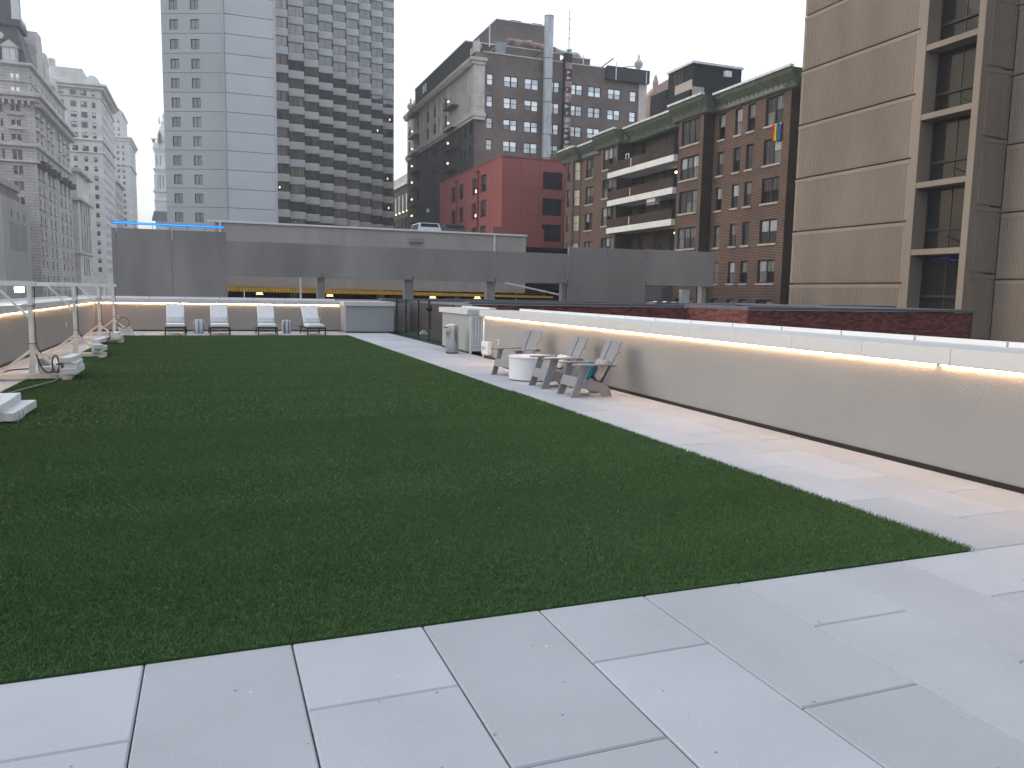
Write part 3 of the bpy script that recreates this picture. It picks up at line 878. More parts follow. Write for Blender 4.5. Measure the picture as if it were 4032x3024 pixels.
def stool(x, y, label, seed):
    prof = [(.150, 0), (.158, .02), (.182, .13), (.192, .24), (.182, .36), (.160, .46), (.150, .48), (.12, .487)]
    mb = MB(); seg = 48
    mb.lathe(prof, (0, 0), seg)
    random.seed(seed)
    pat = []
    while len(pat) < seg:
        pat += [0] * random.choice([3, 4, 5]) + [1] * random.choice([2, 3, 4])
    pat = pat[:seg]
    for j in range(len(prof) - 1):
        for i in range(seg): mb.m[j * seg + i] = pat[i]
    o = bpy.data.objects.new('garden_stool', mb.mesh('garden_stool', ['stool_white', 'stool_blue'], smooth=True))
    o.location = (x, y, 0.001); link(o)
    return tag(o, label, 'stool', 'striped garden stools')
stool(-.39, 29.98, 'blue and white striped drum stool between the two left loungers', 3)
stool(2.61, 29.98, 'blue and white striped drum stool between the two right loungers', 5)
random.seed(11)

def adirondack(loc, rz, label):
    t = thing('adirondack_chair', label, 'chair', loc, rz, 'grey slat chairs along the right wall')
    X = lambda x: x - 5.62
    for s in (-1, 1):
        y = s * .265
        mb = MB().prism([(X(5.25), 0), (X(5.38), 0), (X(5.545), .50), (X(5.43), .50)], 'y', y - .016, y + .016); part('leg', mb, 'grey_plastic', t, local=True, bevel=.004)
        mb = MB().prism([(X(5.29), y - .075), (X(6.02), y - .05), (X(6.02), y + .05), (X(5.29), y + .075)], 'z', .502, .526); part('arm', mb, 'grey_plastic', t, local=True, bevel=.004)
        yi = s * .232
        mb = MB().prism([(X(5.345), .17), (X(5.46), .148), (X(5.79), .06), (X(5.835), 0), (X(5.99), 0), (X(5.955), .12), (X(5.90), .18), (X(5.84), .205), (X(5.37), .295)], 'y', yi - .016, yi + .016)
        part('side_rail', mb, 'grey_plastic', t, local=True, bevel=.004)
        mb = MB().prism([(X(5.41), .16), (X(5.44), .16), (X(5.56), .50), (X(5.53), .50)], 'y', y + s * .0165, y + s * .05); part('arm_brace', mb, 'grey_plastic', t, local=True)
    mb = MB().prism([(X(5.315), .165), (X(5.34), .165), (X(5.385), .315), (X(5.36), .315)], 'y', -.248, .248); part('front_board', mb, 'grey_plastic', t, local=True, bevel=.004)
    for k in range(4):
        a = k / 4; b = (k + 1) / 4 - .012
        xa, xb = 5.375 + a * .46, 5.375 + b * .46; za, zb = .318 - a * .10, .318 - b * .10
        part('seat_slat', MB().prism([(X(xa), za), (X(xb), zb), (X(xb), zb - .022), (X(xa), za - .022)], 'y', -.247, .247), 'grey_plastic', t, local=True, bevel=.004)
    for k, (ya, yb) in enumerate(((-.24, -.085), (-.078, .078), (.085, .24))):
        off = -.022 if k == 1 else 0
        fl = 1.08
        mb = MB()
        for (yy0, yy1, o0, o1) in ((ya, yb, (.012 if k == 2 else 0) + (.02 if k == 1 else (.02 if k == 0 else .02)), 0),):
            d = .012 if k == 1 else 0
            b0, b1 = (5.825 + d, .20), (6.135 + d, .872)
            n = len(mb.v)
            for (bx, bz), s in ((b0, .93), (b1, fl)):
                for yy, curve in ((yy0 * s, abs(yy0)), (yy1 * s, abs(yy1))):
                    c = -.10 * curve ** 1.0 * .35
                    mb.v += [(X(bx) + c, yy, bz), (X(bx) + c + .024, yy, bz - .008)]
            mb.f += [(n, n + 2, n + 6, n + 4), (n + 1, n + 5, n + 7, n + 3), (n, n + 4, n + 5, n + 1), (n + 2, n + 3, n + 7, n + 6), (n + 4, n + 6, n + 7, n + 5), (n, n + 1, n + 3, n + 2)]
            mb.m += [0] * 6
        part('back_slat', mb, 'grey_plastic', t, local=True, bevel=.003)
    mb = MB().bar((X(6.10), -.235, .70), (X(6.10), .235, .70), .05, .03); part('back_rail', mb, 'grey_plastic', t, local=True)
    mb = MB().bar((X(6.02), -.31, .487), (X(6.02), .31, .487), .05, .03); part('back_rail', mb, 'grey_plastic', t, local=True)
    return t
adirondack((5.63, 14.54, 0), R(20), 'grey slat lounge chair nearest the exit sign, beyond the round table')
adirondack((5.61, 12.54, 0), R(1), 'middle grey slat lounge chair, just before the round table')
adirondack((5.62, 11.35, 0), R(0), 'nearest grey slat lounge chair, with a teal pillow')
def pillow(loc, rot, wht, mat, label):
    o = part('pillow', cushion(*wht), mat, None, smooth=True)
    o.location = loc; o.rotation_euler = rot
    return tag(o, label, 'pillow', 'pillows on the grey chairs')
E90 = math.pi / 2
pillow((5.74, 12.54, .43), (-.75, 0, -E90), (.44, .30, .16), 'fabric_dashes', 'white pillow with black dashes on the middle grey chair')
pillow((5.665, 11.37, .395), (-.55, 0, -E90), (.40, .31, .13), 'teal', 'solid teal pillow on the nearest grey chair')
pillow((5.82, 11.25, .425), (-.48, .06, -E90), (.38, .38, .13), 'fabric_weave', 'woven beige patterned pillow behind the teal one')

t = thing('round_table', 'low white drum table between the grey slat chairs', 'table', (5.66, 13.66, 0))
part('drum', MB().lathe([(.44, .02), (.445, .03), (.445, .42), (.425, .42)], (5.66, 13.66), 64), 'table_white', t, smooth=False)
part('table_top', MB().lathe([(.43, .4205), (.458, .425), (.458, .445), (.452, .45), (.2, .4505)], (5.66, 13.66), 64), 'table_white', t)
part('base_ring', MB().lathe([(.43, 0.001), (.43, .0195)], (5.66, 13.66), 64), 'black_trim', t)

t = thing('trash_can', 'tall round stainless steel trash can beside the grey pier', 'trash can', (5.98, 20.05, 0))
part('can_body', MB().lathe([(.165, .03), (.172, .032), (.172, .66)], (5.98, 20.05), 48, cap=False), 'steel', t, smooth=True)
part('base_ring', MB().lathe([(.16, .001), (.165, .03)], (5.98, 20.05), 48), 'black_trim', t)
part('collar', MB().lathe([(.1725, .66), (.1755, .662), (.1755, .735), (.16, .74)], (5.98, 20.05), 48, cap=False), 'steel', t, smooth=False)
mb = MB()
for i in range(-4, 5): mb.prism([(5.795, 20.05 + i * .03), (5.80, 20.05 + i * .03 + .02), (5.82, 20.05 + i * .03 + .02), (5.81, 20.05 + i * .03)], 'z', .672, .695)
tag(part('perforation', mb, 'black_trim', t), kind='stuff')
part('dome_lid', MB().lathe([(.16, .741), (.12, .765), (.06, .782), (.01, .786)], (5.98, 20.05), 48), 'steel', t, smooth=True)

t = thing('exit_sign', 'white boxed exit sign low on the end of the right wall', 'sign', (6.36, 18.33, 0))
part('box', MB().box(6.31, 6.428, 18.12, 18.60, .10, .41), 'white_paint', t, bevel=.012)
part('face', MB().box(6.304, 6.3095, 18.24, 18.54, .19, .32), 'white_metal', t)
def letter(k, y1):    # strokes in (y right-to-left seen from the deck, z)
    L = {'E': [(0, 0, .2, 1), (0, 0, 1, .18), (0, .41, .8, .59), (0, .82, 1, 1)], 'I': [(.38, 0, .62, 1)], 'T': [(.38, 0, .62, 1), (0, .82, 1, 1)]}
    mb = MB(); w_, h_ = .05, .085; z0 = .212
    if k == 'X':
        mb.bar((6.302, y1, z0), (6.302, y1 - w_, z0 + h_), .004, .014, (1, 0, 0)); mb.bar((6.302, y1 - w_, z0), (6.302, y1, z0 + h_), .004, .014, (1, 0, 0))
    else:
        for (a, b, c, d) in L[k]: mb.box(6.301, 6.3035, y1 - c * w_, y1 - a * w_, z0 + b * h_, z0 + d * h_)
    return mb
for i, k in enumerate('EXIT'): part('letter', letter(k, 18.505 - i * .066), 'exit_green', t)

# ---- white timber frames with lamp arms along the left wall
def gallows(y, label, px=-2.82, lamp=False, sleeve=True):
    t = thing('timber_frame', label, 'frame', (px, y, 0), 0, 'white timber frames along the left wall')
    part('post', MB().box(px - .035, px + .035, y - .035, y + .035, .02, 1.578), 'white_wood', t, bevel=.004)
    part('arm', MB().box(px - 1.55, px + .10, y - .04, y + .04, 1.58, 1.665), 'white_wood', t, bevel=.004)
    part('knee_brace', MB().bar((px - .02, y - .045, 1.07), (px - .50, y - .045, 1.60), .03, .075, (0, 1, 0)).bar((px - .02, y + .045, 1.07), (px - .02, y + .0451, 1.09), .01, .01), 'white_wood', t)
    for s in (-1, 1):
        part('base_beam', MB().box(px - .72, px + .60, y + s * .09 - .022, y + s * .09 + .022, .012 + (.02 if True else 0), .115), 'white_wood', t, bevel=.004)
    part('foot_brace', MB().bar((px + .03, y, .50), (px + .50, y, .07), .04, .075, (0, 1, 0)), 'white_wood', t)
    part('foot_brace', MB().bar((px - .03, y, .50), (px - .56, y, .07), .04, .075, (0, 1, 0)), 'white_wood', t)
    part('foot_sleeve', MB().prism([(px - .075, .03), (px + .05, .03), (px + .05, .30), (px - .045, .30)], 'y', y - .055, y - .043), 'white_wood', t)
    part('skid', MB().box(px - .74, px - .64, y - .35, y + .35, .012, .0315).box(px + .45, px + .58, y - .2, y + .2, .012, .0315), 'white_wood', t)
    if lamp:
        lx, lz = px - 1.03, 1.50
        part('lamp_bracket', MB().box(lx - .02, lx + .02, y - .02, y + .02, 1.55, 1.579), 'iron', t)
        mb = MB().prism([(lx - .09, 1.44), (lx + .09, 1.44), (lx + .07, 1.55), (lx - .07, 1.55)], 'y', y - .058, y + .10); part('lamp_housing', mb, 'iron', t)
        o = part('lamp_lens', MB().box(lx - .085, lx + .085, y - .066, y - .0585, 1.442, 1.548), 'flood', t)
    # ties
    for z in (.62, 1.25): part('cable_tie', MB().box(px - .045, px + .075, y - .047, y + .047, z, z + .008), 'cable', t)
    # cable running down the post
    pts = [(px + .05, y, 1.62), (px + .075, y, 1.5), (px + .055, y, 1.25), (px + .062, y, .95), (px + .06, y, .62), (px + .12, y + .01, .45), (px + .33, y + .03, .20), (px + .50, y + .05, .13)]
    if y < 12: pts = pts[:6]
    pts2 = []
    for i in range(len(pts) - 1):
        for k in range(4):
            pts2.append(Vector(pts[i]).lerp(Vector(pts[i + 1]), k / 4))
    pts2.append(Vector(pts[-1]))
    part('cable', MB().tube(pts2, .008, 6), 'cable', t, smooth=True)
    return t
FY = [15.25, 19.85, 24.85, 28.75]
fr1 = gallows(FY[0], 'nearest whole white timber frame with arm reaching over the left wall')
gallows(FY[1], 'second white timber frame from the camera, holding the glaring flood lamp', lamp=True)
fr3 = gallows(FY[2], 'third white timber frame along the left wall', px=-2.92)
gallows(FY[3], 'farthest white timber frame, next to the far corner', px=-2.95)
gallows(10.75, 'white timber frame mostly cut off by the left picture edge', px=-2.72)
fl = bpy.data.lights.new('flood_lamp_light', 'SPOT'); fl.energy = 22; fl.color = (1, .86, .62); fl.spot_size = R(150); fl.spot_blend = .5; fl.shadow_soft_size = .05
flo = bpy.data.objects.new('flood_lamp_light', fl); flo.location = (-3.85, 19.76, 1.50); flo.rotation_euler = (R(80), 0, R(-180)); COL.objects.link(flo)

def block(x0, y0, z0, w_, l_, h_, rz, label):
    o = part('weight_block', MB().box(-w_ / 2, w_ / 2, -l_ / 2, l_ / 2, 0, h_), 'foam_block', None, bevel=.008)
    o.location = (x0, y0, z0); o.rotation_euler = (0, 0, rz)
    return tag(o, label, 'block', 'white weight blocks on the frame feet')
GT = .036
block(-2.36, 10.98, GT, .46, 1.15, .10, R(-1), 'lower white block at the left edge of the lawn, nearest the camera')
block(-2.50, 10.95, GT + .10, .46, 1.15, .10, R(1.5), 'upper white block at the left edge of the lawn, nearest the camera')
block(-2.235, 15.38, .116, .21, .95, .11, R(0), 'bottom block of the three stacked on the nearest whole frame')
block(-2.24, 15.42, .227, .20, .90, .085, R(2), 'middle block of the three stacked on the nearest whole frame')
block(-2.27, 15.36, .313, .17, .85, .09, R(-3), 'top block of the three stacked on the nearest whole frame')
block(-2.60, 15.42, .116, .30, .30, .10, R(4), 'short white block beside the post of the nearest whole frame')
block(-2.40, 20.25, .116, .19, 1.2, .10, R(0), 'bottom block of the pile on the second frame')
block(-2.47, 20.1, .217, .20, 1.1, .09, R(14), 'long slanting block in the pile on the second frame')
block(-2.42, 20.35, .308, .17, .70, .09, R(-6), 'top block of the pile on the second frame')
block(-2.50, 24.95, .116, .22, 1.05, .10, R(0), 'lower right block on the third frame')
block(-2.53, 24.95, .217, .19, .9, .09, R(0), 'upper right block on the third frame')
block(-2.80, 24.55, .116, .20, .8, .08, R(-5), 'left block on the third frame beside its post')
block(-2.62, 28.75, .116, .40, .25, .08, R(0), 'lower block on the farthest frame')
block(-2.66, 28.75, .197, .36, .22, .08, R(2), 'upper block on the farthest frame')
def cable(name, pts, r, mat, label, n=6, root=None):
    P = [Vector(p) for p in pts]; out = []
    for i in range(len(P) - 1):
        a, b, c, d = P[max(i - 1, 0)], P[i], P[i + 1], P[min(i + 2, len(P) - 1)]
        for k in range(n):
            u = k / n
            out.append(.5 * ((2 * b) + (c - a) * u + (2 * a - 5 * b + 4 * c - d) * u * u + (3 * b - a - 3 * c + d) * u ** 3))
    out.append(P[-1])
    o = part(name, MB().tube(out, r, 6), mat, root, smooth=True)
    return tag(o, label, None if root else 'cable')
cable('extension_cord', [(-2.45, 15.1, .10), (-2.42, 14.75, .04), (-2.55, 14.0, .045), (-2.75, 13.0, .045), (-2.80, 12.2, .05), (-2.72, 11.9, .045), (-2.66, 11.62, .05)], .014, 'cable_grey', 'grey cord lying across the turf to the nearest blocks')
cable('coiled_cord', [(-2.48 + .05 * math.cos(a), 15.2, .27 + .15 * math.sin(a)) for a in [i * math.pi / 6 for i in range(30)]], .013, 'cable_grey', 'grey cord bundled on the brace', root=fr1)
cable('power_cable', [(-2.74, 15.1, .45), (-2.66, 15.08, .22), (-2.56, 15.05, .14), (-2.5, 15.1, .2)], .013, 'cable', 'black cable looping below the nearest whole frame')
cable('power_cable', [(-2.86, 15.4, .18), (-3.2, 15.5, .15), (-3.42, 15.55, .05), (-3.2, 15.3, .03), (-2.86, 15.25, .03)], .012, 'cable', 'black cable lying on the pavers left of the nearest whole frame')
cable('coiled_cable', [(-2.66 + .17 * math.cos(a), 28.6, .42 + .17 * math.sin(a)) for a in [i * math.pi / 10 for i in range(42)]], .012, 'cable', 'ring of black cable hanging by the farthest frame')
cable('coiled_cord', [(-2.62 + .04 * math.cos(a), 24.7, .27 + .09 * math.sin(a)) for a in [i * math.pi / 6 for i in range(26)]], .014, 'cable', 'black cord bundled on the brace', root=fr3)
tag(part('junction_box', MB().box(-2.80, -2.62, 15.5, 15.58, .12, .34), 'foam_block', None, bevel=.01), 'grey box standing behind the nearest whole frame post', 'box')
pmat('box_grey', (.30, .31, .32), .6); bpy.data.objects['junction_box'].data.materials[0] = MATS['box_grey']


# ================================================================== NEIGHBOURING ROOFS
def brickwork(mb, face, u0, u1, z0, z1, plane, bl=.215, bh=.0677, proud=.012):
    rows = int((z1 - z0) / bh)
    for r in range(rows):
        za = z1 - (r + 1) * bh
        rec = 0.0
        u = u0 - (bl / 2 if r % 2 else 0)
        raked = (r % 4 == 3)
        while u < u1:
            a, b = max(u, u0) + .004, min(u + bl, u1) - .004
            if b - a > .03:
                d = proud + random.uniform(-.002, .004)
                zt = za + bh - (.018 if raked else .009)
                if face == 'S': mb.box(a, b, plane - d, plane, za, zt)
                else: mb.box(plane - d, plane, a, b, za, zt)
            u += bl
nb = thing('brick_building', 'low red brick building with grey metal roof edge beyond the right wall', 'building', (15, 25, GZ))
part('wall', body(body(MB(), 15.4, 24.9, 20.0, 32.9, GZ, 1.18), 7.6, 15.4, 23.4, 32.9, GZ, 1.18), 'mortar_dark', nb)
mb = MB(); brickwork(mb, 'S', 15.4, 24.9, .2, 1.25, 20.0)
tag(part('brickwork', mb, 'red_brick', nb), kind='stuff')
mb = MB(); brickwork(mb, 'W', 20.0, 23.38, .4, 1.25, 15.4)
tag(part('brickwork', mb, 'red_brick', nb), kind='stuff')
mb = MB(); brickwork(mb, 'S', 7.62, 15.385, .4, 1.25, 23.4)
tag(part('brickwork', mb, 'red_brick', nb), kind='stuff')
for x in (18.6, 21.85, 24.84): part('control_joint', MB().box(x - .02, x + .02, 19.955, 19.999, .2, 1.25), 'mortar_dark', nb)
part('roof', MB().box(15.6, 24.7, 20.3, 32.7, 1.181, 1.20).box(7.8, 15.595, 23.7, 32.7, 1.181, 1.2), 'grey_roof', nb)
for (a, b) in ((15.34, 18.59), (18.60, 21.84), (21.85, 25.0)):
    part('roof_edge', MB().box(a, b, 19.93, 20.35, 1.255, 1.345), 'grey_cap', nb, bevel=.01)
part('roof_edge', MB().box(15.33, 15.75, 20.355, 23.30, 1.255, 1.345), 'grey_cap', nb, bevel=.01)
for (a, b) in ((7.5, 10.4), (10.41, 15.325)):
    part('roof_edge', MB().box(a, b, 23.33, 23.75, 1.255, 1.34), 'grey_cap', nb, bevel=.01)
part('roof_edge', MB().box(24.55, 24.99, 20.355, 32.9, 1.255, 1.345), 'grey_cap', nb, bevel=.01)
gb = thing('flat_roof_building', 'grey flat roofed building edge in front of the parking garage', 'building', (20, 40, GZ))
part('wall', body(MB(), 6.7, 35.2, 33.0, 48.5, GZ, 1.05), 'grey_roof', gb)
xs = [6.7, 9.6, 13.0, 16.8, 20.3, 23.9, 27.0, 30.1, 35.2]
for i in range(len(xs) - 1):
    part('roof_edge', MB().box(xs[i] + .006, xs[i + 1] - .006, 32.95, 33.4, 1.06, 1.30 + (.02 if i % 3 else 0)), 'grey_cap_light' if i in (5, 6, 4) else 'grey_cap', gb, bevel=.012)
# a loose sheet on the brick building's roof
mb = MB()
for i in range(8):
    for j in range(3):
        def hh(a, b): return 1.36 + .03 * math.sin(a * 1.7 + b) * math.cos(b * 2.1)
        x0, y0 = 19.4 + i * .14, 31.9 + j * .25
        mb.quad((x0, y0, hh(i, j)), (x0 + .14, y0, hh(i + 1, j)), (x0 + .14, y0 + .25, hh(i + 1, j + 1)), (x0, y0 + .25, hh(i, j + 1)))
o = part('plastic_sheet', mb, 'white_paint', None); o.modifiers.new('thick', 'SOLIDIFY').thickness = .004
tag(o, 'crumpled white sheet lying on the grey roof edge', 'sheet')
tag(part('sheet_support', MB().box(19.3, 20.6, 31.85, 32.7, 1.201, 1.325), 'grey_cap', None, bevel=.01), 'low grey roof curb under the crumpled white sheet', 'curb')

# ================================================================== PARKING GARAGE
gr = thing('parking_garage', 'concrete parking garage with panel walls and yellow hazard beam behind the deck', 'garage', (15, 50, GZ))
GYf = 50.0
def panel(x0, x1, z0, z1): return part('concrete_panel', MB().box(x0 + .03, x1 - .03, GYf, GYf + .22, z0, z1), 'concrete', gr, bevel=.012)
panel(-5.13, -4.86, GZ, 4.87); panel(-4.86, -1.98, GZ, 4.88); panel(-1.98, 1.02, GZ, 4.885)
for a, b in ((1.03, 6.52), (6.52, 12.25), (12.25, 17.91), (17.91, 23.22)): panel(a, b, 2.36, 4.40)
panel(23.23, 26.31, GZ, 4.87); panel(26.31, 29.43, GZ, 4.90); panel(29.43, 35.28, 2.38, 4.94)
part('joint_backing', MB().box(-5.1, 35.2, GYf + .03, GYf + .2, 2.6, 4.3).box(-5.1, 1.0, GYf + .03, GYf + .2, GZ, 2.599).box(23.3, 29.4, GYf + .03, GYf + .2, GZ, 2.599), 'concrete_light', gr)
for a, b in ((6.24, 6.70), (11.75, 12.35), (17.36, 17.97), (22.92, 23.22), (34.36, 34.80)):
    part('column', MB().box(a, b, GYf + .23, GYf + .75, GZ, 2.6), 'concrete', gr, bevel=.02)
part('return_wall', MB().box(-5.12, -4.9, GYf + .23, 68, GZ, 4.6), 'concrete', gr)
part('ledge', MB().box(1.03, 23.22, GYf, GYf + .25, GZ, 1.06), 'concrete', gr, bevel=.02)
part('ledge', MB().box(29.45, 35.28, GYf, GYf + .25, GZ, 1.10), 'concrete', gr, bevel=.02)
part('floor', MB().box(-4.9, 35.2, GYf + .26, 70, .2, .5), 'concrete', gr)
# ramp wall with ribs, white cap
mb = MB(); mb.box(.42, 22.45, 56.0, 56.3, 1.66, 5.90)
x = .45
while x < 22.4:
    mb.box(x, x + .06, 55.965, 55.9995, 1.75, 5.80); x += .13
part('ramp_wall', mb, 'ramp_wall', gr)
part('ramp_cap', MB().box(.36, 22.5, 55.85, 56.4, 5.901, 6.02), 'white_metal', gr, bevel=.01)
part('ramp_edge', MB().box(-.05, .355, 55.85, 56.0, 5.901, 6.02), 'white_metal', gr)
part('downspout', MB().box(19.83, 19.95, 55.86, 55.95, 1.8, 5.89), 'white_metal', gr)
part('wall_box', MB().box(13.42, 14.42, 55.78, 55.96, 5.10, 5.43), 'grey_cap_light', gr, bevel=.02)
part('corner_post', MB().box(.66, .78, 55.75, 55.84, 4.7, 5.9), 'white_metal', gr)
part('hazard_beam', MB().prism([(1.1, 1.40), (24.6, 1.30), (24.6, 1.46), (1.1, 1.74)], 'y', 55.55, 55.90), 'hazard_yellow', gr)
mb = MB(); x = 1.2
while x < 24.2:
    k = (x - 1.1) / 23.5
    zt = 1.74 - .28 * k; zb = 1.40 - .10 * k; h_ = zt - zb
    for (c, d) in ((.70, .97), (.36, .56), (.04, .24)):
        mb.prism([(x, zb + c * h_), (x + .065, zb + c * h_), (x + .135, zb + d * h_), (x + .07, zb + d * h_)], 'y', 55.545, 55.5495)
    x += .19
tag(part('hazard_stripe', mb, 'black_trim', gr), kind='stuff')
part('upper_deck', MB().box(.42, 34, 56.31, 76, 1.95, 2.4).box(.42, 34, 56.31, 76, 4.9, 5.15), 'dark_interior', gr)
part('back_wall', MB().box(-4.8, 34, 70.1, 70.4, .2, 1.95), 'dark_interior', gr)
for (px, pz) in ((2.75, 1.25), (7.1, 1.20), (14.0, 1.18), (17.2, 1.2)):
    part('ceiling_lamp', MB().box(px * 1.16, px * 1.16 + .40, 60.5, 60.62, pz + .04, pz + .09).box(px * 1.16 - .04, px * 1.16 + .45, 60.45, 60.65, pz - .06, pz - .02), 'lamp_warm', gr)
for (a, b) in ((5.25, 5.75), (11.35, 11.9), (17.2, 17.7)):
    part('column', MB().box(a, b, 57.2, 57.7, .3, 1.94), 'concrete_light', gr)
part('ramp_rail', MB().bar((20.6, 55.4, 2.40), (25.2, 55.4, 1.56), .12, .12), 'white_metal', gr)
mb = MB()
for k in range(7): mb.box(20.9, 25.0, 57.9, 58.0, 1.45 + k * .15, 1.49 + k * .15)
mb.box(22.4, 22.5, 57.8, 57.89, 1.0, 2.6)
part('louver', mb, 'white_metal', gr)
part('cabinet', MB().box(30.3, 32.05, 52, 53, 1.35, 2.30), 'grey_cap_light', gr, bevel=.02)
part('cabinet', MB().box(32.08, 33.1, 52.1, 53, 1.35, 2.30), 'grey_cap', gr, bevel=.02)
part('cabinet', MB().box(33.75, 34.5, 52, 52.3, 1.12, 2.15), 'white_paint', gr, bevel=.02)
part('pipe', MB().tube([(29.9, 51.5, 1.0), (29.9, 51.5, 2.5)], .07, 10), 'white_metal', gr)
# blue neon line on posts along the left tower
part('neon_tube', MB().box(-5.08, .90, 49.98, 50.10, 5.10, 5.22), 'led_blue', gr)
part('neon_core', MB().box(-5.02, .84, 49.965, 49.979, 5.135, 5.185), 'blue_core', gr)
for x in (-3.89, -2.97, -2.05, -1.13, -.19): part('neon_post', MB().box(x - .012, x + .012, 50.03, 50.055, 4.87, 5.099), 'iron', gr)
def pole(x, y, z0, z1, r, label):
    t = thing('light_pole', label, 'pole', (x, y, z0))
    part('shaft', MB().lathe([(r, z0 + .06), (r * .9, z1)], (x, y), 12), 'white_metal', t)
    part('base', MB().lathe([(r * 2.6, z0), (r * 2.4, z0 + .06)], (x, y), 12), 'white_metal', t)
pole(5.42, 52.0, .501, 2.55, .07, 'white pole standing inside the garage opening')
def rod(x, y, z0, z1, label):
    tag(part('roof_rod', MB().lathe([(.018, z0), (.014, z0 + .04), (.01, z1)], (x, y), 8), 'white_metal', None), label, 'rod')
rod(1.24, 32.15, 1.186, 1.55, 'thin white rod on the far wall cap between the loungers')
rod(-3.55, 31.9, 1.186, 1.62, 'thin white rod on the wall cap at the far left corner')

def suv(name, cx, cy, z0, paint, label, wd=1.95):
    t = thing(name, label, 'car', (cx, cy, z0))
    w2 = wd / 2
    mb = MB(); mb.prism([(cy, z0 + .35), (cy + 4.6, z0 + .35), (cy + 4.6, z0 + .95), (cy + 3.3, z0 + 1.08), (cy, z0 + 1.12)], 'x', cx - w2, cx + w2)
    part('body', mb, paint, t, bevel=.06)
    lo, hi = w2 - .04, w2 - .22
    def ring(y, z, h): return [(cx - h, y, z), (cx + h, y, z)]
    mb = MB(); b = [(cx - lo, cy + .05, z0 + 1.10), (cx + lo, cy + .05, z0 + 1.10), (cx + lo, cy + 3.5, z0 + 1.06), (cx - lo, cy + 3.5, z0 + 1.06)]
    tp = [(cx - hi, cy + .35, z0 + 1.74), (cx + hi, cy + .35, z0 + 1.74), (cx + hi, cy + 2.6, z0 + 1.74), (cx - hi, cy + 2.6, z0 + 1.74)]
    for i in range(4):
        j = (i + 1) % 4; mb.quad(b[i], b[j], tp[j], tp[i])
    mb.quad(*tp)
    part('cabin', mb, paint, t)
    def lerp(p, q, u): return tuple(p[k] + (q[k] - p[k]) * u for k in range(3))
    def pane(i, j, u0, u1, v0, v1, n):
        P = lambda u, v: lerp(lerp(b[i], b[j], u), lerp(tp[i], tp[j], u), v)
        mb = MB(); mb.quad(*[tuple(np.array(P(u, v)) + np.array(n) * .012) for u, v in ((u0, v0), (u1, v0), (u1, v1), (u0, v1))])
        o = part('windscreen' if i == 0 else 'side_window', mb, 'glass_stair', t); o.modifiers.new('thick', 'SOLIDIFY').thickness = .004
    pane(0, 1, .07, .93, .50, .92, (0, -.9, .4)); pane(2, 3, .06, .94, .1, .9, (0, .6, .6)); pane(1, 2, .08, .92, .1, .88, (1, 0, .3)); pane(3, 0, .08, .92, .1, .88, (-1, 0, .3))
    for s in (-1, 1):
        part('roof_rail', MB().bar((cx + s * (hi - .06), cy + .5, z0 + 1.78), (cx + s * (hi - .06), cy + 2.4, z0 + 1.78), .04, .04), 'iron', t)
        part('tail_light', MB().box(cx + s * (w2 - .12) - .08, cx + s * (w2 - .12) + .08, cy - .02, cy + .05, z0 + .75, z0 + 1.0), 'red_pipe', t)
        part('mirror', MB().box(cx + s * (w2 + .1) - .1, cx + s * (w2 + .1) + .1, cy + 2.9, cy + 3.05, z0 + 1.05, z0 + 1.22), paint, t, bevel=.02)
        for yy in (cy + .9, cy + 3.7):
            wx = cx + s * (w2 - .1)
            wh = part('wheel', MB().tube([(wx - .1, yy, z0 + .36), (wx + .1, yy, z0 + .36)], .36, 20), 'iron', t)
            part('rim', MB().tube([(wx + s * .1, yy, z0 + .36), (wx + s * .108, yy, z0 + .36)], .22, 16), 'steel', wh)
    part('plate_recess', MB().box(cx - .12, cx + .22, cy - .01, cy + .02, z0 + .82, z0 + 1.07), 'iron', t)
    return t
suv('parked_car', 15.93, 59.5, 5.15, 'car_white', 'white SUV on the upper garage deck, left of the dark one')
suv('parked_car', 18.05, 59.8, 5.15, 'car_black', 'dark SUV on the upper garage deck before the red building')

# ================================================================== HOTEL TOWER
ht = thing('hotel_tower', 'tall grey concrete hotel tower with staggered bronze window columns', 'tower', (5, 131, GZ))
NR = 20
ZB = 21.14 - 2.75 * 5          # window head of the lowest row
rows = [ZB + 2.75 * k for k in range(NR)]
ZT = rows[-1] + 3.2
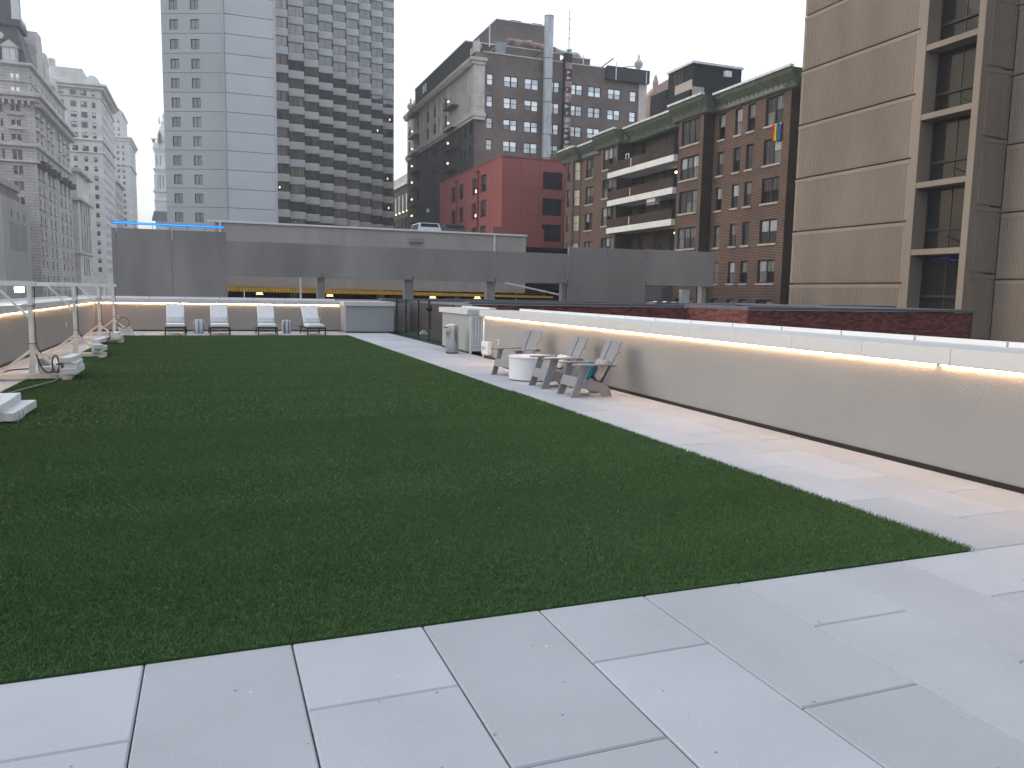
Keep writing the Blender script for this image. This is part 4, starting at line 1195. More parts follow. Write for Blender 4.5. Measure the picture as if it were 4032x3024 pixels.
# stepped window columns
colx = [10.20 + 2.30 * i for i in range(9)]
colx = [10.2, 12.25, 14.88, 17.5, 20.2, 22.9, 25.6, 28.3, 31.0]
def colgeo(i):
    s = 1.17 * (1 + .0205 * i)
    left = [8.68, 10.43, 12.47, 14.37, 16.27, 18.05, 19.78, 21.46, 23.07, 24.60]
    return left[i] * s, left[i + 1] * s, 112 * s
spm = {}
for i in range(9):
    xa, xb, yy = colgeo(i)
    mb = MB().box(xa - .02, xb + .0, yy + .16, yy + 8, GZ, ZT)
    part('column_core', mb, 'bronze_frame', ht)
    wd = xb - xa
    spm = MB().prism([(.0, 0), (-.10, .10), (-.10, 1.15), (.0, 1.24)], 'x', 0, wd - .03).mesh('spandrel', 'hotel_spandrel')
    part('column_edge', MB().box(xb - .10, xb, yy - .06, yy + .15, GZ, ZT), 'bronze_frame', ht)
    for k, zt in enumerate(rows):
        place('spandrel', spm, (xa, yy, zt + .005), ht)
        # curtains: some columns keep them drawn
        if i == 0: g = random.choice(['glass_hotel_curtain', 'glass_hotel_drape', 'glass_hotel_curtain'])
        elif i == 1: g = random.choice(['glass_hotel_curtain', 'glass_hotel', 'glass_hotel_drape'])
        else: g = random.choice(['glass_hotel', 'glass_hotel', 'glass_hotel', 'glass_hotel_curtain'])
        g2 = g if random.random() < .7 else random.choice(['glass_hotel', 'glass_hotel_curtain'])
        window(ht, 'S', xa + .02, xb - .11, zt - 1.50, zt, yy, 'mull', 'bronze_frame', ((g, g2), g2), depth=.02, fr=.06)
# blank concrete panels (nearer bay)
xa, xb, yy = 2.78, 9.70, 126.0
part('core', MB().box(xa, xb, yy + .15, 150, GZ, ZT), 'hotel_concrete', ht)
pm = MB().box(.03, xb - xa - .03, -.12, .14, .03, 2.72); pm = pm.mesh('concrete_panel', 'hotel_light')
for k in range(-5, 16):
    z0 = 18.93 + 2.75 * k
    o = place('concrete_panel', pm, (xa, yy, z0), ht); add_bevel(o, .04, 1)
part('edge_strip', MB().box(2.48, 2.78, yy - .25, yy + .2, GZ, ZT), 'hotel_concrete', ht)
part('edge_strip', MB().box(9.70, 9.95, yy - .05, yy + .4, GZ, ZT), 'hotel_light', ht)
# left bay, turned a little away
A = Vector((-5.72, 130.0)); B = Vector((2.50, 126.2)); ang = math.atan2(B.y - A.y, B.x - A.x); LB = (B - A).length
wu = [(1.25, 2.55), (4.38, 5.68)]
mb = MB(); facade(mb, 'S', .02, LB - .02, .03, 2.72, 0, [(a, b, .55, 1.97) for a, b in wu], depth=.25)
mb.quad((.02, 0, 2.72), (LB - .02, 0, 2.72), (LB - .02, .2, 2.72), (.02, .2, 2.72)); mb.quad((.02, 0, .03), (.02, .2, .03), (LB - .02, .2, .03), (LB - .02, 0, .03))
bay = mb.mesh('bay_panel', 'hotel_concrete')
for k in range(-5, 16):
    z0 = 18.98 + 2.75 * k
    bp = place('bay_panel', bay, (A.x, A.y, z0), ht, ang)
    for (a, b) in wu:
        me, panes = win_mesh(b - a, 1.42, 'mull', 'bronze_frame', .07)
        o = bpy.data.objects.new('window', me); o.location = (a, .14, .55); link(o, bp)
        g = 'glass_bay' if a < 2 else random.choice(['glass_hotel', 'glass_hotel_curtain'])
        lit = (k == -1 and a < 2)
        # panes joined to the window pane level
        mbp = MB()
        for (p0, p1, q0, q1, yv, ul) in panes: mbp.box(a + p0, a + p1, .14 + yv, .14 + yv + .012, .55 + q0, .55 + q1)
        pk = ('baypane', a, g)
        if pk not in PC: PC[pk] = mbp.mesh('pane', g)
        o = bpy.data.objects.new('pane', PC[pk]); link(o, bp)
mb = MB(); P3 = [(A.x, A.y + .3), (B.x, B.y + .3), (2.7, 150), (-4.0, 150)]
mb.prism(P3, 'z', GZ, ZT); part('core', mb, 'hotel_concrete', ht)
# guest room lamps
for (i, k, u) in ((0, 4, .2), (7, 9, .5), (8, 10, .6), (8, 4, .5), (8, 6, .4)):
    xa, xb, yy = colgeo(i)
    z = rows[k] - 1.0
    part('room_lamp', MB().box(xa + (xb - xa) * u, xa + (xb - xa) * u + .16, yy + .045, yy + .066, z, z + .26), 'lamp_warm', ht)

# ================================================================== OLD DARK BRICK BLOCK
db = thing('apartment_block', 'old dark brick block with cream corner pilasters and tall steel flue', 'building', (50, 118, GZ))
X0, X1, YF, YE = 38.4, 68.0, 118.0, 162.0
wx = [(40.3, 41.35), (43.1, 45.4), (46.55, 48.9), (50.55, 52.5), (54.25, 56.55), (57.55, 59.85), (61.1, 63.45), (65.15, 66.35)]
zr = [34.95 - 3.25 * k for k in range(8)]
opS = [(a, b, z - 1.65, z) for z in zr for a, b in wx]
mb = MB(); facade(mb, 'S', X0, X1, GZ, 37.95, YF, opS, .25)
part('front_wall', mb, 'dark_brick', db)
wyU = [(119.2, 120.6), (134.3, 136.0), (138.1, 138.9), (141.1, 142.7), (145.2, 146.9), (149.0, 149.7), (151.2, 152.8), (159.0, 160.3)]
wyU = [(119.3, 120.4), (133.2, 135.0), (137.4, 138.1), (140.2, 142.2), (145.0, 147.2), (149.6, 150.3), (152.0, 154.2), (159.6, 160.8)]
wyL = [(119.3, 120.5), (122.0, 123.0), (124.1, 125.0), (133.6, 135.2), (140.0, 141.6), (145.2, 146.8), (152.0, 153.4), (159.6, 160.8)]
opU = [(a, b, z - 1.95, z) for z in (34.6, 31.7) for a, b in wyU]
opL = [(a, b, z - 1.6, z) for z in [27.6 - 3.25 * k for k in range(7)] for a, b in wyL]
mb = MB(); facade(mb, 'W', YF + 1.4, YE, 29.0, 36.0, X0, opU, .3); part('upper_stone_wall', mb, 'cream_block', db)
mb = MB(); facade(mb, 'W', YF, YE, GZ, 29.0, X0, opL, .25); part('side_wall', mb, 'soot_brick', db)
mb = MB(); body(mb, X0, X1, YF, YE, GZ, 37.9, 'SWT'); mb.quad((X0, YE, 36), (X0, YF, 36), (X0, YF, 37.9), (X0, YE, 37.9)); part('rear_walls', mb, 'soot_brick', db)
part('roof', MB().box(X0 + .4, X1 - .3, YF + .5, YE - .4, 37.0, 37.4), 'grey_roof', db)
gl = (['glass_sky_pale', 'glass_sky_pale', 'glass_half'], ['glass_half', 'glass_half', 'glass_sky_pale', 'glass_curtain'])
for z in zr[:6]:
    for a, b in wx:
        window(db, 'S', a, b, z - 1.65, z, YF, 'sash' if b - a < 1.4 else 'sash2', 'dark_frame', gl, depth=.12, fr=.10, sill=None)
for z in (34.6, 31.7):
    for a, b in wyU: window(db, 'W', a, b, z - 1.95, z, X0, 'sash2' if b - a > 1.5 else 'sash', 'dark_frame', ('glass_street', 'glass_dark'), depth=.2, fr=.09)
for z in [27.6 - 3.25 * k for k in range(6)]:
    for a, b in wyL: window(db, 'W', a, b, z - 1.6, z, X0, 'sash', 'dark_frame', (['glass_street', 'glass_curtain_dim'], 'glass_dark'), depth=.15, fr=.09)
# stone dressings: corner pilasters, string course, cornice on the street side
mb = MB(); mb.box(X0 - .25, X0 + 1.5, YF - .3, YF + 1.39, 29.0, 36.0); mb.box(X0 - .05, X0 + 1.3, YF - .36, YF - .301, 29.9, 34.4)
part('corner_pilaster', mb, 'cream_trim', db, bevel=.05)
mb = MB(); mb.box(X0 + 28.3, X0 + 29.75, YF - .25, YF + 1.2, 29.0, 36.2); part('corner_pilaster', mb, 'cream_trim', db, bevel=.05)
part('string_course', MB().box(X0 - .5, X0 + 1.7, YF - .5, YE, 28.35, 28.98).box(X0 - .35, X0 + 1.6, YF - .4, YE, 27.9, 28.349), 'cream_trim', db, bevel=.05)
mb = MB(); mb.box(X0 - .9, X0 + 1.75, YF - .7, YE + .4, 36.5, 37.0); mb.box(X0 - .6, X0 + 1.6, YF - .5, YE + .3, 36.0, 36.499)
part('cornice', mb, 'cream_trim', db, bevel=.04)
mb = MB(); y = YF
while y < YE: mb.box(X0 - .85, X0 - .1, y, y + .22, 36.15, 36.49); y += .62
tag(part('dentil_row', mb, 'cream_trim', db), kind='stuff')
for y in (132.2, 136.2, 139.1, 143.6, 148.5, 151.1, 155.2): part('pilaster', MB().box(X0 - .16, X0 - .005, y, y + .55, 29.0, 35.99), 'cream_trim', db)
# stepped pedestal and urns
def urn(x, y, z, s=1.0):
    prof = [(.55, 0), (.55, .35), (.25, .5), (.25, .7), (.55, 1.05), (.62, 1.5), (.45, 1.75), (.28, 1.9), (.12, 2.15), (.18, 2.4), (.02, 2.8)]
    part('urn', MB().lathe([(r * s, z + h * s) for r, h in prof], (x, y), 14), 'cream_trim', db)
part('attic_pedestal', MB().box(X0 - .05, X0 + .8, YF + .2, YF + 2.5, 37.9, 38.9).box(X0 + .1, X0 + .7, YF + .5, YF + 1.7, 38.9, 39.7), 'cream_trim', db, bevel=.08)
urn(X0 + 1.3, YF + 2.4, 38.2, .9); urn(66.9, YF + .6, 37.96, 1.15); urn(64.8, YF + 6, 37.6, 1.0); urn(X0 + .3, YE - 1.5, 37.0, 1.2); urn(X0 + .4, YE - 4.0, 37.0, .9)
part('parapet_cap', MB().box(X0 + 1.3, X1 + .1, YF - .12, YF + .35, 37.951, 38.12), 'cream_trim', db)
mb = MB(); body(mb, X0 + .35, X0 + 10, 124, 157, 37.41, 41.1); part('attic', mb, 'soot_brick', db)
part('attic_edge', MB().box(X0 + .25, X0 + 10.1, 123.9, 157.1, 41.1, 41.25), 'cornice_edge', db)
for y in (148.4, 149.9): window(db, 'W', y, y + .8, 39.0, 40.4, X0 + .33, 'sash', 'white_metal', ('glass_sky_pale', 'glass_sky_pale'), depth=-.06, fr=.06)
mb = MB(); body(mb, 44.1, 53.0, 124.5, 150, 37.41, 45.3); part('penthouse', mb, 'dark_brick', db)
part('penthouse_edge', MB().box(44.0, 53.1, 124.4, 150.1, 45.3, 45.42), 'cornice_edge', db)
mb = MB(); body(mb, 42.5, 53.0, 119.2, 124.3, 37.41, 39.6); body(mb, 54.4, 58.4, 119.4, 124, 37.41, 39.4); part('bulkhead', mb, 'dark_brick', db)
part('bulkhead_cap', MB().box(42.4, 53.1, 119.1, 124.35, 39.601, 39.75).box(54.3, 58.5, 119.3, 124.05, 39.401, 39.55), 'cream_trim', db)
for x in (46.6, 50.4): part('skylight', MB().prism([(x, 45.43), (x + 2.0, 45.43), (x + 1.8, 45.75), (x + .1, 45.75)], 'y', 125, 128), 'iron', db)
part('vent_unit', MB().box(41.9, 43.4, 118.3, 119.1, 38.13, 39.9), 'grey_cap_light', db, bevel=.05)
for x, z0, z1 in ((41.0, 39.2, 42.5), (57.0, 38.4, 39.9)): part('standpipe', MB().lathe([(.09, z0), (.09, z1)], (x, 119.0), 8), 'white_metal', db)
# steel flue with bands
zc = [14, 18.4, 22.9, 26.5, 31.4, 34.9, 38.0, 44.3]
for i in range(len(zc) - 1):
    fl_ = part('flue_section', MB().lathe([(.73, zc[i] + .02), (.72, zc[i + 1] - .06)], (50.05, 117.1), 28), 'zinc', db, smooth=False)
    part('flue_band', MB().lathe([(.76, zc[i + 1] - .06), (.76, zc[i + 1] + .02)], (50.05, 117.1), 28), 'iron', fl_)
part('flue_stay', MB().bar((50.0, 117.1, 40.0), (47.9, 119.2, 37.95), .08, .08), 'iron', db)
# patched sheet metal duct
mb = MB(); mb.box(53.0, 54.2, 117.2, 117.98, 14, 39.3); part('duct_core', mb, 'iron', db)
z = 15.0
while z < 37.6:
    h_ = random.uniform(.7, 1.1)
    a = random.uniform(-.06, .06)
    mb = MB().prism([(53.02, z), (54.16, z + a), (54.16, z + h_ - .05), (53.05, z + h_ - .05 + a)], 'y', 117.10, 117.19)
    part('duct_panel', mb, random.choice(['rust', 'rust_metal', 'rust', 'rust_metal']), db)
    if random.random() < .7:
        u0, u1 = random.uniform(53.05, 53.5), random.uniform(53.6, 54.15)
        mb = MB().prism([(u0, z + .1), (u1, z + h_ * .5), (u0 + .05, z + h_ * .75)], 'y', 117.085, 117.0995); part('duct_patch', mb, 'zinc', db)
    z += h_
mb = MB().tube([(44.2, 120, 40.7), (47, 120, 40.65), (50, 120, 40.5), (52.5, 120, 40.3)], .5, 14); part('roof_duct', mb, 'rust_metal', db, smooth=True)
arc = [(54.3, 119.9, 40.0), (55.4, 119.9, 39.95)] + [(56.0 + .75 * math.sin(a), 119.9, 39.3 + .75 * math.cos(a)) for a in [i * math.pi / 2 / 6 for i in range(7)]] + [(56.75, 119.9, 38.6)]
mb = MB().tube([(52.4, 119.9, 40.25)] + arc, .42, 14); part('roof_duct', mb, 'zinc', db, smooth=True)
part('antenna', MB().tube([(54.3, 118.8, 38.1), (54.3, 118.8, 46.4)], .05, 6).box(54.2, 54.5, 118.7, 118.8, 42, 42.1).box(54.2, 54.5, 118.7, 118.8, 43.5, 43.6).box(54.2, 54.5, 118.7, 118.8, 44.9, 45), 'rust_metal', db)
part('dish', MB().lathe([(.02, 39.9), (.35, 40.0), (.5, 40.25)], (54.3, 118.6), 14, cap=False), 'white_metal', db)
part('dish', MB().lathe([(.02, 40.6), (.3, 40.7), (.38, 40.9)], (47.6, 119.0), 14, cap=False), 'white_metal', db)
part('sign_box', MB().box(60.5, 68.3, 117.2, 117.9, 36.2, 38.3), 'iron', db, bevel=.05)
part('sign_strut', MB().bar((62.0, 117.1, 36.1), (62.0, 117.1, 38.9), .12, .12, (0, 1, 0)).bar((67.6, 117.1, 36.1), (67.6, 117.1, 38.0), .12, .12, (0, 1, 0)), 'white_metal', db)
part('roof_spar', MB().bar((60.0, 118.5, 38.2), (62.2, 118.5, 39.9), .16, .16).bar((62.5, 118.6, 38.4), (66.4, 118.6, 39.2), .1, .1), 'iron', db)
part('window_unit', MB().box(50.7, 51.2, 117.7, 118.1, 33.3, 33.7), 'white_paint', db)
part('window_unit', MB().box(38.0, 38.5, 144.2, 145.0, 16.3, 16.9), 'white_paint', db)
# fire escapes on the street side, a lamp on each landing
for (ya, yb, zs) in ((126.3, 131.6, (33.1, 29.6, 26.3, 23.0, 19.8)), (151.2, 157.0, (36.9, 32.8, 29.4, 26.1, 22.9, 19.6, 16.4))):
    for k, z in enumerate(zs):
        ld = part('landing', MB().prism([(X0, ya), (X0 - 1.15, ya + .5), (X0 - 1.15, yb), (X0, yb)], 'z', z - 1.35, z - 1.22), 'iron', db)
        mb = MB()
        for h_ in (.5, 1.0): mb.bar((X0 - 1.12, ya + .5, z - 1.22 + h_), (X0 - 1.12, yb, z - 1.22 + h_), .05, .05)
        for q in range(8): mb.bar((X0 - 1.12, ya + .5 + q * (yb - ya - .5) / 7, z - 1.22), (X0 - 1.12, ya + .5 + q * (yb - ya - .5) / 7, z - .22), .04, .04, (0, 1, 0))
        part('railing', mb, 'iron', ld)
        if not (k == 0 and ya > 150):
            part('landing_lamp', MB().lathe([(.05, z + .05), (.17, z + .15), (.17, z + .32), (.05, z + .42)], (X0 - .35, yb - .4), 10), 'lamp_warm', db)

# ================================================================== RED STUCCO BUILDING
rb = thing('red_building', 'red stucco building with large dark windows and downpipes', 'building', (41, 100, GZ))
RX, RY = 36.5, 100.0
opS = [(42.38, 45.3, z - 2.32, z) for z in (18.03, 14.53, 11.05, 7.55)]
mb = MB(); facade(mb, 'S', RX, 48, GZ, 19.55, RY, opS, .3); part('front_wall', mb, 'red_stucco', rb)
wy = [(121.1, 123.8), (117.1, 119.5), (110.4, 113.0), (106.35, 108.95)]
opW = [(a, b, z - 2.35, z) for z in (18.17, 14.67, 11.1) for a, b in wy]
mb = MB(); facade(mb, 'W', RY, 130.2, GZ, 19.6, RX, opW, .3); body(mb, RX, 48, RY, 130.2, GZ, 19.55, 'SW'); part('side_wall', mb, 'red_stucco', rb)
for z in (18.03, 14.53, 11.05, 7.55): window(rb, 'S', 42.38, 45.3, z - 2.32, z, RY, 'mull', 'dark_frame', ('glass_dark', 'glass_dark'), depth=.2, fr=.09)
for z in (18.17, 14.67, 11.1):
    for a, b in wy:
        window(rb, 'W', a, b, z - 2.35, z, RX, 'sash', 'dark_frame', (['glass_dark', 'glass_curtain_dim'], 'glass_dark'), depth=.22, fr=.12)
for z in (18.17, 14.67): part('room_lamp', MB().box(RX + .20, RX + .30, 111.5, 111.9, z - 2.0, z - 1.6), 'lamp_warm', rb)
for y in (120.3, 109.75):
    pp = part('downpipe', MB().lathe([(.16, 2), (.16, 18.6)], (RX - .18, y), 10), 'red_pipe', rb)
    part('rainwater_head', MB().prism([(y - .2, 18.6), (y + .2, 18.6), (y + .32, 19.0), (y - .32, 19.0)], 'x', RX - .42, RX - .02), 'red_pipe', pp)
mb = MB()
for z in (15.66, 12.22, 8.75): mb.box(RX - .004, 48, RY - .02, RY - .004, z, z + .05)
for x in (39.2, 41.8): mb.box(x, x + .05, RY - .018, RY - .005, 2, 19.5)
for z in (15.66, 12.22): mb.box(RX - .02, RX - .004, RY, 130.1, z, z + .05)
for y in (104.3, 114.9, 125.0): mb.box(RX - .018, RX - .005, y, y + .06, 2, 19.5)
part('joint_strip', mb, 'red_pipe', rb)
part('roof_edge', MB().box(RX - .1, 48.1, RY - .1, RY + .3, 19.56, 19.72).box(RX - .1, RX + .3, RY + .3, 130.3, 19.61, 19.75), 'red_stucco', rb)
part('low_wing', MB().box(RX - 1.6, 42.2, RY - 1.2, RY - .001, GZ, 10.3), 'red_stucco', rb)

# ================================================================== BROWN BRICK APARTMENT HOUSE
AX = 44.0
ap = thing('apartment_house', 'brown brick apartment house with green cornice and white edged balconies', 'building', (AX, 74, GZ))
z5 = [(15.93, 18.22), (12.72, 14.82), (9.57, 11.66), (6.20, 8.19), (2.88, 4.82), (-.5, 1.45)]
TOPW = 18.45
def rowz(z): return z
wm = [(54.0, 56.2, 'sash2'), (57.55, 58.55, 'sash'), (59.35, 60.35, 'sash'), (61.8, 62.75, 'sash')]      # right part
wl = [(84.85, 86.05, 'sash'), (88.05, 90.15, 'sash2')]                                                   # left part
opr = [(a, b, z0, z1) for z0, z1 in z5 for a, b, s in wm]
opl = [(a, b, z0, z1) for z0, z1 in z5 for a, b, s in wl]
mb = MB(); facade(mb, 'W', 53.1, 63.4, GZ, TOPW, AX, opr, .25)
part('main_wall', mb, 'apt_brick', ap)
mb = MB(); facade(mb, 'W', 84.0, 91.3, GZ, TOPW, AX, opl, .25); part('main_wall', mb, 'apt_brick', ap)
mb = MB(); body(mb, AX, 58, 53.1, 96, GZ, TOPW, 'W'); part('end_wall', mb, 'apt_brick_dark_shaded', ap)
gA = (['glass_curtain', 'glass_curtain', 'glass_half', 'glass_curtain_dim'], ['glass_curtain_dim', 'glass_curtain_dim', 'glass_dark', 'glass_curtain'])
for z0, z1 in z5:
    for a, b, s in wm + wl: window(ap, 'W', a, b, z0, z1, AX, s, 'dark_frame', gA, depth=.14, fr=.09, sill='sill_stone')
# two bays
BX = AX - 1.2
for (ya, yb, wa, wb) in ((63.4, 67.55, 64.0, 67.05), (79.9, 84.0, 80.2, 83.3)):
    ops = [(wa, wb, z0, z1) for z0, z1 in z5]
    mb = MB(); facade(mb, 'W', ya, yb, GZ, TOPW, BX, ops, .25); part('bay_wall', mb, 'apt_brick', ap)
    mb = MB(); mb.quad((BX, ya, GZ), (AX, ya, GZ), (AX, ya, TOPW), (BX, ya, TOPW)); mb.quad((AX, yb, GZ), (BX, yb, GZ), (BX, yb, TOPW), (AX, yb, TOPW)); part('bay_side', mb, 'apt_brick_dark_shaded', ap)
    for z0, z1 in z5: window(ap, 'W', wa, wb, z0, z1, BX, 'sash3', 'dark_frame', gA, depth=.14, fr=.09, sill='sill_stone')
# angled end bay
ang_pts = [(AX, 91.3), (AX - .9, 92.4), (AX - .9, 94.2), (AX, 95.6)]
for i in range(3):
    (xa, ya), (xb, yb) = ang_pts[i], ang_pts[i + 1]
    ln = math.hypot(xb - xa, yb - ya); an = math.atan2(yb - ya, xb - xa)
    ops = [(ln / 2 - .45, ln / 2 + .45, z0 - GZ, z1 - GZ) for z0, z1 in z5]
    mb = MB(); facade(mb, 'E', 0, ln, 0, TOPW - GZ, 0, ops, .2)       # local: normal +x, u along +y
    # want outward normal on the camera side: place reversed so that u runs from far to near
    mb2 = MB(); facade(mb2, 'S', 0, ln, 0, TOPW - GZ, 0, ops, .2)
    bw_ = place('bay_wall', mb2.mesh('bay_wall', 'apt_brick'), (xb, yb, GZ), ap, math.atan2(ya - yb, xa - xb))
    for z0, z1 in z5:
        me, panes = win_mesh(.9, z1 - z0, 'sash', 'dark_frame', .08)
        o = bpy.data.objects.new('window', me); o.location = (ln / 2 - .45, .12, z0 - GZ); link(o, bw_)
        for (p0, p1, q0, q1, yv, ul) in panes:
            gm = 'glass_cream' if (i == 0 and z0 > 5) else ('glass_curtain_dim' if ul == 'l' else 'glass_curtain')
            pk = ('ap', gm, round(p0, 2), round(q0 + z0, 2), round(q1 - q0, 2), i)
            if pk not in PC: PC[pk] = MB().box(ln / 2 - .45 + p0, ln / 2 - .45 + p1, .12 + yv, .132 + yv, z0 - GZ + q0, z0 - GZ + q1).mesh('pane', gm)
            link(bpy.data.objects.new('pane', PC[pk]), bw_)
# recessed balconies between the bays
mb = MB(); facade(mb, 'W', 67.55, 79.9, GZ, TOPW, AX + .9, [], .2)
mb.quad((AX, 67.55, GZ), (AX + .9, 67.55, GZ), (AX + .9, 67.55, TOPW), (AX, 67.55, TOPW)); mb.quad((AX + .9, 79.9, GZ), (AX, 79.9, GZ), (AX, 79.9, TOPW), (AX + .9, 79.9, TOPW))
part('recess_wall', mb, 'apt_brick_dark_shaded', ap)
FXB = BX - .45
for k, zf in enumerate((14.70, 11.60, 8.55)):
    bl = part('balcony_floor', MB().box(FXB, AX + .85, 67.57, 81.3 if k == 0 else 81.2, zf, zf + .62), 'balcony_white', ap, bevel=.02)
    part('balcony_parapet', MB().box(FXB + .06, FXB + .26, 67.6, 81.2, zf + .62, zf + 1.62).box(FXB + .26, BX - .002, 67.6, 67.8, zf + .62, zf + 1.62), 'apt_brick_dark_shaded', bl)
    part('drain', MB().box(FXB + .02, FXB + .05, 76.0, 76.12, zf + .7, zf + 1.5), 'white_metal', bl)
for k, (z0, z1) in enumerate(z5[:5]):
    for (a, b, mt) in ((68.2, 69.2, 'glass_dark'), (70.6, 71.6, 'glass_dark'), (73.2, 75.0, 'glass_curtain_dim'), (77.2, 78.2, 'glass_dark')):
        window(ap, 'W', a, b, z0 - (.7 if b - a < 1.5 else 0), z1, AX + .9, 'sash', 'dark_frame', (mt, 'glass_dark'), depth=-.08, fr=.08)
for (y, z) in ((69.9, 17.9), (70.6, 14.05), (70.3, 7.95)): part('balcony_lamp', MB().lathe([(.04, z), (.13, z + .05), (.13, z + .2), (.04, z + .25)], (AX + .6, y), 10), 'lamp_warm', ap)
for (y, z) in ((69.7, 16.6), (69.7, 12.85), (69.7, 9.9), (69.6, 6.75)): part('letter_box', MB().box(AX + .75, AX + .86, y, y + .45, z, z + .5), 'cream_trim', ap, bevel=.02)
mb = MB().box(FXB + .28, FXB + .8, 71.2, 72.9, 11.0 - .05, 11.75); part('air_unit', mb, 'white_paint', ap, bevel=.03)
mb = MB()
for q in range(12): mb.bar((FXB + .2, 71.1 + q * .16, 10.2), (FXB + .2, 71.1 + q * .16, 11.2), .03, .03, (0, 1, 0))
mb.bar((FXB + .2, 71.0, 11.2), (FXB + .2, 73.1, 11.2), .04, .04); part('railing', mb, 'iron', ap)
window(ap, 'W', 77.0, 77.7, 15.9, 16.9, FXB + .27, 'sash', 'white_metal', ('glass_dark', 'glass_dark'), depth=0, fr=.08, name='screen')
# green bracketed cornice, pale edge
prof = lambda x: [(x, 18.30), (x - .22, 18.42), (x - .30, 18.9), (x - .75, 19.45), (x - .85, 19.8), (x + .4, 19.8), (x + .4, 18.30)]
def corn(x, ya, yb):
    c = part('cornice', MB().prism(prof(x), 'y', ya, yb), 'green_cornice', ap)
    part('gutter_edge', MB().box(x - .98, x - .6, ya, yb, 19.801, 19.99), 'cornice_edge', c)
    mb = MB(); y = ya + .2
    while y < yb - .3: mb.prism([(x - .21, 18.5), (x - .30, 18.7), (x - .46, 19.12), (x - .3, 19.12)], 'y', y, y + .16); y += .62
    tag(part('bracket_row', mb, 'green_cornice', c), kind='stuff')
corn(AX, 52.3, 62.6); corn(BX, 62.6, 68.3); corn(AX - .1, 68.3, 79.2); corn(BX, 79.2, 84.8); corn(AX, 84.8, 91.0); corn(AX - .6, 91.0, 95.7)
part('cornice_return', MB().prism([(53.1, 18.3), (52.8, 18.9), (52.3, 19.45), (52.3, 19.8), (53.5, 19.8), (53.5, 18.3)], 'x', AX + .41, 57.9), 'green_cornice', ap)
part('roof', MB().box(AX - .3, 57.5, 53.6, 95.6, 18.5, 18.9), 'grey_roof', ap)
ph = part('penthouse', body(MB(), 47.0, 53.0, 72.0, 76.7, 18.91, 25.5), 'black_brick', ap)
part('penthouse_edge', MB().box(46.85, 53.15, 71.85, 76.85, 25.5, 25.72), 'cornice_edge', ph)
part('penthouse_wing', body(MB(), 46.8, 52, 76.71, 80.0, 18.91, 23.9).box(46.8, 46.99, 72.1, 76.7, 18.91, 22.9), 'black_brick', ph)
part('patched_wall', MB().box(46.93, 46.995, 72.0, 75.2, 22.91, 23.9).box(47.01, 48.4, 71.93, 71.995, 21.6, 23.2), 'sill_stone', ph)
part('window_unit', MB().box(50.7, 51.5, 71.6, 71.98, 24.5, 25.1), 'white_paint', ph, bevel=.03)
window(ph, 'W', 73.6, 75.6, 23.95, 25.2, 46.98, 'grid', 'iron', ('glass_street', 'glass_street'), depth=-.06, fr=.07)
# rainbow flag under the top window
fg = thing('rainbow_flag', 'rainbow striped flag hanging below a top floor window of the brown brick house', 'flag', (AX - .18, 54.5, 14.5))
cols = ['flag_red', 'flag_orange', 'flag_yellow', 'flag_green', 'flag_blue', 'flag_purple']
for i, c in enumerate(cols):
    mb = MB(); y1 = 55.02 - i * .18
    zs_ = [14.52 + k * .2 for k in range(8)]
    for k in range(7):
        f = lambda y, z: AX - .16 - .05 * math.sin(y * 9 + z * 1.3) - .02 * math.sin(z * 3)
        mb.quad((f(y1, zs_[k]), y1, zs_[k]), (f(y1 - .18, zs_[k]), y1 - .18, zs_[k]), (f(y1 - .18, zs_[k + 1]), y1 - .18, zs_[k + 1]), (f(y1, zs_[k + 1]), y1, zs_[k + 1]))
    o = part('stripe', mb, c, fg, smooth=True); o.modifiers.new('thick', 'SOLIDIFY').thickness = .004

# ================================================================== RIBBED CONCRETE HIGH RISE
hr = thing('ribbed_high_rise', 'brown ribbed concrete high rise with tall glazed stair column at the right', 'building', (44, 35, GZ))
HX = 37.26
def ribbed(w_, h_, top=.24, side=.18, pitch=.135):
    mb = MB(); mb.box(0, w_, 0, .3, 0, h_)
    u = side
    while u < w_ - side - .07:
        mb.prism([(u, 0.0), (u + .010, -.036), (u + .090, -.036), (u + .10, 0.0)], 'z', .06, h_ - top); u += pitch
    mb.box(0, w_, -.037, -.001, h_ - top + .02, h_)
    return mb
jz = [2.65 + 3.51 * k for k in range(-2, 9)]
m1 = ribbed(44.05 - 34.62, 3.40).mesh('ribbed_panel', 'high_concrete')
m2 = ribbed(1.95, 3.42, side=.2).mesh('ribbed_panel', 'high_concrete')
m3 = ribbed(7.6, 3.42).mesh('ribbed_panel', 'high_concrete')
for z in jz:
    place('ribbed_panel', m1, (HX, 44.05, z - 3.48), hr, -math.pi / 2)
    place('ribbed_panel', m2, (HX + .22, 30.55, z - 3.48 + .5), hr, 0)
    place('ribbed_panel', m3, (39.45, 30.5, z - 3.48 + .2), hr, -math.pi / 2)
    place('ribbed_panel', m3, (39.45, 22.85, z - 3.48 + .2), hr, -math.pi / 2)
part('core', MB().box(HX + .31, 60, 34.2, 44.0, GZ, 33).box(HX + 1.4, 60, 30.9, 34.2, GZ, 33).box(39.76, 60, 12, 30.85, GZ, 33), 'high_concrete', hr)
part('pilaster', MB().box(HX - .06, HX + 1.39, 34.12, 34.60, GZ, 33), 'high_concrete', hr, bevel=.03)
part('pilaster', MB().box(HX - .06, HX + 1.39, 30.57, 30.98, GZ, 33), 'high_concrete', hr, bevel=.03)
